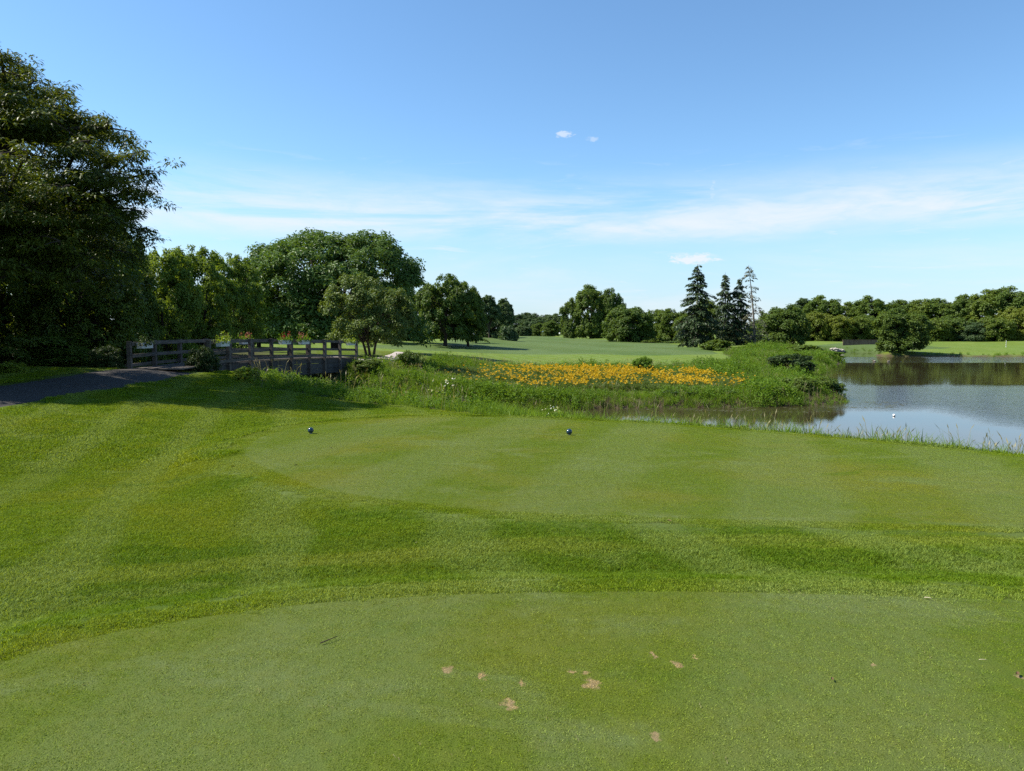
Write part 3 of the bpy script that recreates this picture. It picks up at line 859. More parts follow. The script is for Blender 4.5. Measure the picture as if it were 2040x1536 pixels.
def turf():
    r = np.random.default_rng(2)
    tee_p = [blade_proto('tee_turf_patch', r, 1500, .125, (.007, .016), (.0022, .0040), (.2, .8), M['tee_blade'], .5) for _ in range(4)]
    rough_p = [blade_proto('rough_turf_patch', r, 950, .135, (.018, .040), (.0028, .0055), (.3, 1.0), M['rough_blade'], .45) for _ in range(4)]
    step = 0.19
    p = grid_pts(-9, 13.5, 2.0, 18, step, r, .2)
    z = height(p[:, 0], p[:, 1], True)
    ok = in_view(p[:, 0], p[:, 1], z)
    p, z = p[ok], z[ok]
    s = np.minimum(sd_poly(p, NEAR_TEE), sd_poly(p, FRONT_TEE))
    on = s < 0.06
    hole = np.zeros(len(p), bool)
    for (dx, dy, rr_, e) in DIVOTS:
        hole |= ((p[:, 0] - dx) / (rr_ + .12)) ** 2 + ((p[:, 1] - dy) / (rr_ * e + .12)) ** 2 < 1
    small = []; straw = []
    for (dx, dy, rr_, e) in DIVOTS[:12]:
        q = grid_pts(dx - rr_ - .26, dx + rr_ + .26, dy - rr_ * e - .26, dy + rr_ * e + .26, .05, r, .3)
        a = np.arctan2(q[:, 1] - dy, q[:, 0] - dx)
        wob = 1 + .30 * np.sin(3 * a + dx * 40) + .2 * np.sin(5 * a + dy * 60)
        d = np.sqrt(((q[:, 0] - dx) / rr_) ** 2 + ((q[:, 1] - dy) / (rr_ * e)) ** 2)
        small.append(q[(d > wob * .95) & (((q[:, 0] - dx) / (rr_ + .22)) ** 2 + ((q[:, 1] - dy) / (rr_ * e + .22)) ** 2 < 1)])
        st_ = np.column_stack([r.normal(dx, rr_ * .45, 14), r.normal(dy, rr_ * e * .45, 14)])
        straw.append(st_)
    small = np.concatenate(small); straw = np.concatenate(straw)
    zs = height(small[:, 0], small[:, 1], True)
    edge_p = [blade_proto('divot_edge_turf', r, 90, .034, (.007, .016), (.0022, .0040), (.2, .8), M['tee_blade'], .5) for _ in range(3)]
    scatter('tee_turf', np.column_stack([small, zs + .005]), slope_rot(small[:, 0], small[:, 1], r), r.uniform(.85, 1.15, len(small)), edge_p, 7)
    straw_p = [blade_proto('dry_clipping', r, 7, .014, (.004, .012), (.0018, .0032), (1.2, 2.6), M['seed'], 1.4) for _ in range(3)]
    zs = height(straw[:, 0], straw[:, 1], True)
    scatter('dry_clippings', np.column_stack([straw, zs + .006]), slope_rot(straw[:, 0], straw[:, 1], r), r.uniform(.7, 1.3, len(straw)), straw_p, 8)
    loose = r.uniform((-3.2, 2.4), (3.6, 4.6), (260, 2)); loose = loose[sd_poly(loose, NEAR_TEE) < -.1]
    zs = height(loose[:, 0], loose[:, 1], True)
    scatter('dry_clippings', np.column_stack([loose, zs + .016]), slope_rot(loose[:, 0], loose[:, 1], r), r.uniform(.5, 1.2, len(loose)), [blade_proto('loose_clipping', r, 2, .02, (.006, .02), (.0016, .0028), (1.5, 3.0), M['seed'], 1.5) for _ in range(3)], 9)
    on &= ~hole
    pt, zt = p[on], z[on]
    scatter('tee_turf', np.column_stack([pt, zt + .006]), slope_rot(pt[:, 0], pt[:, 1], r), r.uniform(.85, 1.15, len(pt)) * np.where(pt[:, 1] > 9, 1.15, 1.0), tee_p, 1)
    near = ~on & ~hole & (s > 0.12) & (p[:, 1] < 12)
    wild = np.minimum(sd_poly(p, WILD_S), sd_poly(p, POND))
    pr, zr = p[near & (wild > 0.05)], z[near & (wild > 0.05)]
    sn_ = s[near & (wild > .05)]
    sc = np.where(sn_ < .30, .85, 1.0)
    scatter('lawn_grass', np.column_stack([pr, zr + .012 - .022 * sstep(sn_, 1.1, .05)]), slope_rot(pr[:, 0], pr[:, 1], r), r.uniform(.8, 1.2, len(pr)) * sc, rough_p, 2)
    # further lawn, coarser patches
    far_p = [blade_proto('far_lawn_patch', r, 900, .28, (.022, .050), (.006, .011), (.3, 1.0), M['rough_blade'], .45) for _ in range(3)]
    p = grid_pts(-24, 9, 11.6, 33, .40, r, .2)
    z = height(p[:, 0], p[:, 1], True)
    s = np.minimum(sd_poly(p, FRONT_TEE), sd_poly(p, NEAR_TEE))
    onpath = (np.abs(p[:, 0] - np.interp(p[:, 1], PATH_A[:, 1], PATH_A[:, 0])) < 1.6)
    ok = in_view(p[:, 0], p[:, 1], z) & (s > .12) & (sd_poly(p, WILD_S) > -.1) & (sd_poly(p, POND) > .5) & ~onpath & ~((p[:, 0] < -12.5) & (p[:, 1] > 29))
    pf, zf = p[ok], z[ok]
    scatter('lawn_grass', np.column_stack([pf, zf + .016]), slope_rot(pf[:, 0], pf[:, 1], r), r.uniform(.8, 1.2, len(pf)), far_p, 3)
    # a few long tufts the mower missed
    tuft = [blade_proto('long_tuft', r, 160, .10, (.05, .13), (.004, .008), (.5, 1.3), M['rough_blade'], .6) for _ in range(2)]
    P = []
    for (u, v, w, n) in ((85, 1022, 70, 16), (110, 1024, 35, 6), (85, 1092, 26, 7), (1740, 1092, 40, 0)):
        for _ in range(n):
            uu = u + r.uniform(-w, w); vv = v + r.uniform(-5, 5)
            x, y, zz, t = ray_at(uu, vv, 1.0); k = (-.5 - EYE) / (zz - EYE)
            P.append((x * k, y * k))
    P = np.array(P); zt = height(P[:, 0], P[:, 1], True)
    scatter('long_grass', np.column_stack([P, zt]), slope_rot(P[:, 0], P[:, 1], r), r.uniform(.6, 1.1, len(P)), tuft, 4)


turf()


# --- tall growth on the banks
def leaf_fan(r, n, centre_fn, L, W, up=.3):
    """n small leaves (folded diamonds) at given centres."""
    c = centre_fn(n)
    return leaves_at(r, c, None, L, W, up)


def leaves_at(r, c, outward, L, W, up=0.5, droop=0.0, rnd=0.7):
    n = len(c)
    nrm = r.normal(0, rnd, (n, 3)); nrm[:, 2] += up
    if outward is not None:
        nrm += outward
    nrm /= np.linalg.norm(nrm, axis=1)[:, None] + 1e-9
    ax = r.normal(0, 1, (n, 3)); ax[:, 2] -= droop
    ax -= (ax * nrm).sum(1)[:, None] * nrm
    ax /= np.linalg.norm(ax, axis=1)[:, None] + 1e-9
    sd_ = np.cross(nrm, ax)
    l = (L[0] + (L[1] - L[0]) * r.random(n))[:, None]; w = (W[0] + (W[1] - W[0]) * r.random(n))[:, None]
    mid = c + ax * l * .45
    v = np.stack([c, mid + sd_ * w * .5 + nrm * w * .18, c + ax * l - nrm * l * .12, mid - sd_ * w * .5 + nrm * w * .18], 1).reshape(-1, 3)
    k = np.arange(n)[:, None] * 4
    t = np.concatenate([k + np.array([[0, 1, 2]]), k + np.array([[0, 2, 3]])])
    tone = r.random(n)
    return v, t, np.concatenate([tone, tone])


def weed_protos():
    r = np.random.default_rng(7)
    P = {}
    P['grass'] = [blade_proto('tall_grass_clump', r, 46, .22, (.35, .80), (.012, .024), (.2, .7), M['weed'], .18) for _ in range(3)]
    P['fringe'] = [blade_proto('bank_grass_clump', r, 60, .20, (.18, .46), (.006, .013), (.2, .8), M['weed'], .22) for _ in range(3)]
    P['dead'] = [blade_proto('dead_stalk_clump', r, 26, .25, (.25, .62), (.012, .024), (.0, .35), M['dead'], .16) for _ in range(2)]
    P['leafy'] = []
    for k in range(4):
        g = Geo(); tones = []
        c = []
        for s in range(9):
            b = r.uniform(-.26, .26, 2); h = r.uniform(.35, .85); ln = r.normal(0, .12, 2)
            for t in np.linspace(.25, 1, 9):
                c.append((b[0] + ln[0] * t, b[1] + ln[1] * t, h * t))
        c = np.array(c) + r.normal(0, .05, (len(c), 3))
        v, t, tone = leaves_at(r, c, None, (.10, .20), (.05, .09), .7, .3)
        P['leafy'].append(proto('leafy_weed_clump', np_mesh('leafy_weed_clump', v, [t], [M['weed_b']], None, False, {'tone': ('FACE', tone)})))
    P['seed'] = []
    for k in range(3):
        v = []; tr = []; mi = []; n = 0
        for s in range(7):
            b = r.uniform(-.25, .25, 2); h = r.uniform(.55, 1.05); ln = r.normal(0, .16, 2)
            w = .0045
            p0 = np.array([b[0], b[1], 0]); p1 = np.array([b[0] + ln[0] * .6, b[1] + ln[1] * .6, h * .82]); p2 = np.array([b[0] + ln[0], b[1] + ln[1], h])
            f = r.uniform(0, pi); sdv = np.array([cos(f), sin(f), 0])
            v += [p0 - sdv * w, p0 + sdv * w, p1 + sdv * w, p1 - sdv * w, p1 + (p2 - p1) * .4 + sdv * .016, p1 + (p2 - p1) * .4 - sdv * .016, p2]
            tr += [[n, n + 1, n + 2], [n, n + 2, n + 3], [n + 3, n + 2, n + 4], [n + 3, n + 4, n + 5], [n + 5, n + 4, n + 6]]
            n += 7
        P['seed'].append(proto('seed_grass_clump', np_mesh('seed_grass_clump', v, [tr], [M['seed']], None, False, {'tone': ('FACE', r.random(len(tr)))})))
    P['lily'] = []
    for k in range(6):
        nf = (0, 0, 1, 1, 2, 3)[k]
        v, q, t, tone = blades(r, 34, .16, (.35, .70), (.02, .036), (.5, 1.1), .15)
        nv = len(v); vv = [v]; tt = [t]; mi = [np.zeros(len(q)), np.zeros(len(t))]; tn = [tone, tone]
        for s in range(nf):
            b = r.uniform(-.26, .26, 2); h = r.uniform(.45, .84)
            c = np.array([b[0], b[1], h]); ax = r.normal(0, .45, 3) + np.array([.1, -.25, .75]); ax /= np.linalg.norm(ax)
            a1 = np.cross(ax, (0.3, 0.9, .1)); a1 /= np.linalg.norm(a1); a2 = np.cross(ax, a1)
            fv = []; ft = []
            for p in range(6):
                th = p * pi / 3; o = cos(th) * a1 + sin(th) * a2; sd2 = -sin(th) * a1 + cos(th) * a2
                fv += [c, c + o * .05 + ax * .06 + sd2 * .026, c + o * .092 + ax * .05, c + o * .05 + ax * .06 - sd2 * .026]
                ft += [[4 * p, 4 * p + 1, 4 * p + 2], [4 * p, 4 * p + 2, 4 * p + 3]]
            fv.append([b[0] * .4 - .004, b[1] * .4, 0]); fv.append([b[0] * .4 + .004, b[1] * .4, 0]); ft.append([24, 25, 0])
            vv.append(np.array(fv)); tt.append(np.array(ft) + nv); nv += len(fv)
            mi.append(np.array([1] * 12 + [0])); tn.append(r.random(13))
        P['lily'].append(proto('daylily_clump', np_mesh('daylily_clump', np.concatenate(vv), [q] + tt, [M['lily'], M['petal']], np.concatenate(mi), False, {'tone': ('FACE', np.concatenate(tn))})))
    return P


WP = weed_protos()


def put(name, p, protos, sc, seed, sink=0.02, tilt=.12):
    r = np.random.default_rng(seed)
    z = height(p[:, 0], p[:, 1], True) - sink
    rot = np.column_stack([r.normal(0, tilt, (len(p), 2)), r.uniform(0, 2 * pi, len(p))])
    return scatter(name, np.column_stack([p, z]), rot, sc, protos, seed)


def banks():
    r = np.random.default_rng(21)
    # near bank behind the front tee and along the lawn
    p = np.concatenate([grid_pts(-17, -.4, 16, 43, .30, r), grid_pts(-.4, 34, 1, 32, .23, r)])
    s = sd_poly(p, WILD_S); w = sd_poly(p, POND)
    ok = (s < -.05) & (w > -.3) & in_view(p[:, 0], p[:, 1], -1.0, 150)
    onb = (p[:, 1] > 29) & (np.abs(p[:, 0] - np.interp(p[:, 1], BRIDGE[:, 1], BRIDGE[:, 0])) < 1.5)
    ok &= ~onb
    p, s, w = p[ok], s[ok], w[ok]
    right = p[:, 0] > -0.5
    edge = (s > -.9)
    # keep the growth under the sight line where the photograph shows open water
    fr = right & (r.random(len(p)) < .95)
    sc = r.uniform(.55, 1.0, len(p)) * np.where(edge, .75, 1.0)
    put('bank_grass', p[fr], WP['fringe'], (sc * r.uniform(.6, 1.1, len(p)) * np.where(s > -.9, np.where(p[:, 0] < 9, 2.1, 1.6), 1.1))[fr], 31)
    lf = ~right
    a = lf & (r.random(len(p)) < .55); b = lf & ~a
    size = np.where(edge, .45, .62) * r.uniform(.7, 1.15, len(p))
    put('tall_grass', p[a], WP['grass'], size[a], 32)
    put('leafy_weeds', p[b], WP['leafy'], size[b], 33)
    # pale seed stalks along the pond edge
    k = right & (r.random(len(p)) < .26) & (p[:, 0] > 3)
    put('seed_stalks', p[k], WP['seed'], r.uniform(.45, .75, k.sum()), 34, tilt=.05)
    k = lf & (r.random(len(p)) < .05)
    put('seed_stalks', p[k], WP['seed'], r.uniform(.7, 1.1, k.sum()), 35)
    # the far side of the cove: peninsula
    p = np.concatenate([grid_pts(-24, 52, 50, 126, .46, r), grid_pts(-24, 26, 38, 50, .30, r)])
    s = sd_poly(p, WILD_N); w = sd_poly(p, POND); l = sd_poly(p, LILY)
    onb = (np.abs(p[:, 0] - np.interp(p[:, 1], BRIDGE[:, 1], BRIDGE[:, 0])) < 1.6) & (p[:, 1] < 50)
    pathb = (np.abs(p[:, 0] - np.interp(p[:, 1], PATH_B[:, 1], PATH_B[:, 0])) < 1.4) & (p[:, 1] > 48)
    ok = (s < 0) & (w > -.35) & (l > .1) & ~onb & ~pathb
    p, s, w = p[ok], s[ok], w[ok]
    thin = np.clip(1.25 - (p[:, 1] - 60) / 70, .45, 1)
    p_ = r.random(len(p)); cl = vnoise(p[:, 0], p[:, 1], 3.2, 8)
    hgt = .55 + .55 * vnoise(p[:, 0], p[:, 1], 4.5, 9)
    rgt = sstep(p[:, 0], 12, 18)
    hgt = hgt * (1 - rgt) + rgt * (.42 + .95 * sstep(vnoise(p[:, 0], p[:, 1], 2.6, 19), .25, .85))
    back = sstep(p[:, 1], 64, 70) * (p[:, 0] < 14)
    hgt = hgt * (1 - .35 * back) * np.where((p[:, 1] < 48) & (p[:, 0] < 15), .8, 1.0) * np.where(p[:, 1] > 66, 0.85, 1.0) * np.where(s > -.8, .7, 1)
    leafy_ = (p_ < cl * thin)
    put('tall_grass', p[~leafy_ & (p_ < thin + .2)], WP['grass'], (hgt * r.uniform(.75, 1.2, len(p)))[~leafy_ & (p_ < thin + .2)], 41)
    put('leafy_weeds', p[leafy_], WP['leafy'], (hgt * r.uniform(.8, 1.3, len(p)))[leafy_], 42)
    k = (r.random(len(p)) < np.where((p[:, 1] > 62) & (p[:, 0] < 16), .22, .08))
    put('seed_stalks', p[k], WP['seed'], r.uniform(.6, 1.0, k.sum()), 43)
    # dead stalks along the cove's water line
    p = grid_pts(-6, 21.5, 39.5, 47.5, .33, r)
    w = sd_poly(p, POND)
    k = (w > -.25) & (w < .75) & (sd_poly(p, WILD_N) < .3) & (p[:, 0] > -4) & (r.random(len(p)) < np.where(p[:, 0] < 9, .45, .2))
    put('dead_stalks', p[k], WP['dead'], r.uniform(.7, 1.1, k.sum()), 44)
    # daylilies: flowers thicken from left to right
    p = grid_pts(-6.5, 18, 48.5, 64, .36, r)
    l = sd_poly(p, LILY)
    p = p[l < 0]
    dens = sstep(p[:, 0], -8.5, 6.5) * (.25 + .75 * sstep(vnoise(p[:, 0], p[:, 1], 1.7, 12), .2, .6)) * (1 - .5 * sstep(p[:, 0], 14.5, 17))
    idx = np.clip((dens * 5.2 + r.normal(0, 1.2, len(p))), 0, 5).astype(int)
    o = put('daylily_bed', p, WP['lily'], r.uniform(.85, 1.2, len(p)), 45)
    o.data.attributes['pick'].data.foreach_set('value', idx.astype(np.int32))
    # far shore fringe on the right
    p = grid_pts(46, 140, 108, 150, .8, r)
    w = sd_poly(p, POND)
    k = (w > .1) & (w < 1.6) & in_view(p[:, 0], p[:, 1], -2.5) & (r.random(len(p)) < .7) & (p[:, 1] < 149)
    put('tall_grass', p[k], WP['grass'], r.uniform(.5, .9, k.sum()), 46)
    # leaf litter and pond weed floating in the cove
    r2 = np.random.default_rng(5)
    p = grid_pts(3, 26, 34, 47, .22, r2)
    w = sd_poly(p, POND)
    u_, v_ = project(p[:, 0], p[:, 1], WATER_Z)
    k = (w < -.05) & (w > -3.4) & (r2.random(len(p)) < .65 * sstep(vnoise(p[:, 0] * .5, p[:, 1], .8, 14), .5, .72)) & (p[:, 1] > 38.5)
    k |= (w < -.1) & (np.abs(p[:, 1] - 45.6 - .12 * np.sin(p[:, 0])) < .16) & (p[:, 0] > 20) & (p[:, 0] < 25.5) & (r2.random(len(p)) < .5)
    p = p[k]
    n = len(p)
    c = np.column_stack([p, np.full(n, WATER_Z + .006)])
    a = r2.uniform(0, 2 * pi, n); L = r2.uniform(.05, .16, n)
    v = np.stack([c + np.column_stack([np.cos(a + t) * L * s, np.sin(a + t) * L * s, np.zeros(n)]) for t, s in ((0, 1), (1.4, .6), (pi, 1), (-1.4, .6))], 1).reshape(-1, 3)
    q = np.arange(n)[:, None] * 4 + np.array([[0, 1, 2, 3]])
    link('pond_weed', np_mesh('pond_weed', v, [q], [M['pad']], None, False, {'tone': ('FACE', r2.random(n))}), kind='stuff')


banks()

# ------------------------------------------------------------------ trees


def clump_leaves(r, C, R, D, per, L, W, flat=.6, droop=.2, up=.6, curl=.5):
    """C clump centres, R radii, D outward directions -> leaf arrays."""
    n = len(C)
    cnt = np.maximum(4, (per * (R / R.mean()) ** 2)).astype(int)
    idx = np.repeat(np.arange(n), cnt)
    g = r.normal(0, 1, (len(idx), 3)); g /= np.linalg.norm(g, axis=1)[:, None]
    rad = r.random(len(idx)) ** .45
    off = g * rad[:, None] * R[idx][:, None]
    off[:, 2] *= flat
    hd = np.hypot(off[:, 0], off[:, 1])
    off[:, 2] -= curl * hd * hd / R[idx] * .6
    c = C[idx] + off
    outw = D[idx] * .5 + g * .45
    v, t, tone = leaves_at(r, c, outw, L, W, up, droop, .55)
    ct = r.random(n)
    tone2 = np.concatenate([.55 * ct[idx] + .45 * tone[:len(idx)]] * 2)
    return v, t, tone2


def sphere_dirs(r, n, zmin=-.5):
    d = []
    while len(d) < n:
        g = r.normal(0, 1, 3); g /= np.linalg.norm(g)
        if g[2] > zmin:
            d.append(g)
    return np.array(d)


def bez(a, b, c, n=7):
    t = np.linspace(0, 1, n)[:, None]
    return (1 - t) ** 2 * np.array(a) + 2 * t * (1 - t) * np.array(b) + t * t * np.array(c)


def make_deciduous(seed, h, w, lobes_n, clumps, per, L, W, leaf, bark, trunk_r, bole=.22, squat=1.0, rc=(.09, .14), zmin=-.35, lobe_r=(.26, .36), top=.5, lobes=None, stems=1, flat=.6, droop=.2, skirt=0, skirt_z=.2, core=None, curl=.5, stray=.14):
    """Returns (crown mesh, trunk mesh): height h, width w, standing at the origin."""
    r = np.random.default_rng(seed)
    cz = h * (bole + (1 - bole) * .5); rx = w / 2; rz = h * (1 - bole) * .5
    if lobes is None:
        lobes = []
        for d in sphere_dirs(r, lobes_n, -.75):
            f = r.uniform(.55, .72); lr = r.uniform(*lobe_r) * w
            lobes.append((d[0] * rx * f, d[1] * rx * f, cz + d[2] * rz * (f + .06), lr, lr * min(1.0, rz / rx * 1.05) * squat))
        lobes.append((0, 0, cz + rz * .15, w * .34, rz * .75) if core is None else (0, 0, h * core[0], w * core[1], h * core[2]))
        for k in range(skirt):
            a = 2 * pi * (k + r.uniform(-.3, .3)) / skirt
            lr = r.uniform(.17, .25) * w; zz = h * skirt_z * r.uniform(.6, 1.3)
            lobes.append((cos(a) * (rx - lr) * r.uniform(.75, 1.0), sin(a) * (rx - lr) * r.uniform(.75, 1.0), zz, lr, min(lr * 1.1, max(zz * 1.15, .1))))
    lobes = np.array(lobes, float)
    C = []; D = []
    area = lobes[:, 3] ** 2; area = area / area.sum()
    tries = 0
    while len(C) < clumps and tries < clumps * 30:
        tries += 1
        i = r.choice(len(lobes), p=area)
        d = sphere_dirs(r, 1, zmin)[0]
        p = lobes[i, :3] + d * np.array([lobes[i, 3], lobes[i, 3], lobes[i, 4]]) * (r.uniform(.72, 1.02) if r.random() < 1 - stray else r.uniform(1.0, 1.16))
        q = (p - lobes[:, :3]) / np.stack([lobes[:, 3], lobes[:, 3], lobes[:, 4]], 1)
        if ((q ** 2).sum(1) < .55).any() and r.random() < .93:
            continue
        if p[2] < h * .03:
            continue
        C.append(p); D.append(d)
    C = np.array(C); D = np.array(D)
    R = r.uniform(rc[0], rc[1], len(C)) * w
    v, t, tone = clump_leaves(r, C, R, D, per, L, W, flat, droop, curl=curl)
    crown = np_mesh('crown', v, [t], [leaf], None, False, {'tone': ('FACE', tone)})
    g = Geo()
    for s in range(stems):
        ox = 0 if stems == 1 else (s - (stems - 1) / 2) * trunk_r * 1.6
        fork = np.array([ox * 2.2 + r.normal(0, .02) * w, r.normal(0, .02) * w, h * (bole + .10)])
        g.tube(bez((ox, 0, -.3), (ox, 0, h * bole * .6), fork, 6), np.linspace(trunk_r * 1.25, trunk_r * .8, 6) / stems ** .5, 9)
        for i in range(len(lobes)):
            if stems > 1 and (i % stems) != s:
                continue
            e = lobes[i, :3]
            m = (fork + e) / 2 + np.array([0, 0, .10 * h])
            g.tube(bez(fork - np.array([0, 0, .03 * h]), m, e, 6), np.linspace(trunk_r * .5, trunk_r * .10, 6), 6)
            for k in range(3):
                d = sphere_dirs(r, 1, -.1)[0] * lobes[i, 3] * .8
                s0 = bez(fork, m, e, 6)[3 + k % 3]
                g.tube(bez(s0, s0 + d * .5 + np.array([0, 0, .1]), e * .3 + s0 * .7 + d, 4), np.linspace(trunk_r * .16, trunk_r * .03, 4), 4)
    trunk = g.mesh('trunk', [bark], True)
    return crown, trunk


def make_spruce(seed, h, w, whorls, leaf, bark, trunk_r, keep=.93, bare=0.06, gap=0.0, lean=0.0, dens=1.0, twin=False, pw=.85):
    r = np.random.default_rng(seed)
    g = Geo(); C = []; ax_ = []
    heads = [(0, 0, 1.0)] if not twin else [(-w * .16, 0, 1.0), (w * .17, .2, .92)]
    V = []; T = []; TN = []; nv = 0
    for (hx, hy, hs) in heads:
        hh = h * hs
        top = np.array([hx + lean * hh, hy, hh])
        axis = bez((hx * .6, hy, -.3), (hx + lean * hh * .25, hy, hh * .5), top, 12)
        g.tube(axis, np.linspace(trunk_r * hs, trunk_r * .08, 12), 8)
        for k in range(whorls):
            t = bare + (1 - bare) * (k + r.uniform(0, .6)) / whorls
            if t > .99:
                continue
            base = np.array([np.interp(t * hh, axis[:, 2], axis[:, j]) for j in range(3)])
            L = w * .5 * ((1 - t) ** pw * 1.0 + .05) * (.95 if twin else 1)
            if t < .14:
                L *= (.55 + t * 3.2) if not twin else .9
            L *= r.uniform(.72, 1.12)
            nb = max(4, int(r.integers(6, 9)))
            a0 = r.uniform(0, 2 * pi)
            for b in range(nb):
                if r.random() > keep - gap * (t < .9) * r.random():
                    continue
                a = a0 + b * 2 * pi / nb + r.normal(0, .2)
                l = L * r.uniform(.5, 1.2)
                d = np.array([cos(a), sin(a), 0])
                tb = np.clip(t * hh + r.normal(0, .2), .1, hh * .99)
                base = np.array([np.interp(tb, axis[:, 2], axis[:, j]) for j in range(3)])
                e = base + d * l + np.array([0, 0, -l * .30 + r.normal(0, .04) * l + .10 * l * (t > .7)])
                m = base + d * l * .55 + np.array([0, 0, l * .02])
                br = bez(base, m, e, 6)
                g.tube(br, np.linspace(.05 * (1 - t) + .018, .01, 6), 4)
                n = max(6, int(l * 30 * dens))
                s = r.uniform(.12, 1.0, n) ** .75
                pts = np.stack([np.interp(s, np.linspace(0, 1, 6), br[:, j]) for j in range(3)], 1)
                side = np.array([-d[1], d[0], 0])
                sl = r.normal(0, .26, n) * l * (1.08 - s)
                pts = pts + side * sl[:, None] + np.array([0, 0, -1]) * (np.abs(sl) * .35 + r.uniform(0, .26, n) * (.4 + l * .25))[:, None]
                dirv = d * .6 + side * np.sign(sl)[:, None] * .7 + np.array([0, 0, -.45]) + r.normal(0, .25, (n, 3))
                dirv /= np.linalg.norm(dirv, axis=1)[:, None]
                ll = r.uniform(.28, .60, n)[:, None] * (.55 + .06 * h * .5); wv = np.cross(dirv, np.array([0, 0, 1.0]) + r.normal(0, .4, (n, 3)))
                wv /= np.linalg.norm(wv, axis=1)[:, None]
                ww = r.uniform(.14, .26, n)[:, None] * (.55 + .03 * h)
                hang = np.array([0, 0, -.10])
                vv = np.stack([pts, pts + dirv * ll * .5 + wv * ww * .5 + hang * .6, pts + dirv * ll + hang, pts + dirv * ll * .5 - wv * ww * .5 + hang * .6], 1).reshape(-1, 3)
                kk = np.arange(n)[:, None] * 4 + nv
                V.append(vv); T.append(kk + np.array([[0, 1, 2]])); T.append(kk + np.array([[0, 2, 3]])); nv += len(vv)
                tn = r.random(n); TN += [tn, tn]
    crown = np_mesh('crown', np.concatenate(V), T, [leaf], None, False, {'tone': ('FACE', np.concatenate(TN))})
    return crown, g.mesh('trunk', [bark], True)


def plant_tree(name, crown, trunk, loc, scale, rz, label, category, group=None, leaf=None):
    t = thing(name, loc, label, category, group, rz)
    t.scale = scale
    c = link('crown', crown, t)
    if leaf is not None:
        c.material_slots[0].link = 'OBJECT'; c.material_slots[0].material = leaf
    if trunk is not None:
        link('trunk', trunk, t)
    return t


def extents(me):
    v = np.empty(len(me.vertices) * 3, np.float32); me.vertices.foreach_get('co', v); v = v.reshape(-1, 3)
    lo, hi = np.percentile(v, .4, axis=0), np.percentile(v, 99.6, axis=0)
    return hi[0] - lo[0], hi[2]


def from_photo(u, v_top, w_px, Y, protos, rz, name, label, category='tree', group=None, leaf=None, sink=0.0):
    """A tree whose crown spans w_px around u and reaches v_top at distance Y."""
    X, _, Zt, t = ray_at(u, v_top, Y)
    z0 = H(X, Y) - sink
    h = Zt - z0; w = w_px / F * t
    crown, trunk, pw, ph = protos
    return plant_tree(name, crown, trunk, (X, Y, z0), (w / pw, w / pw, h / ph), rz, label, category, group, leaf)


def P4(pair):
    w, h = extents(pair[0])
    return (pair[0], pair[1], w, h)


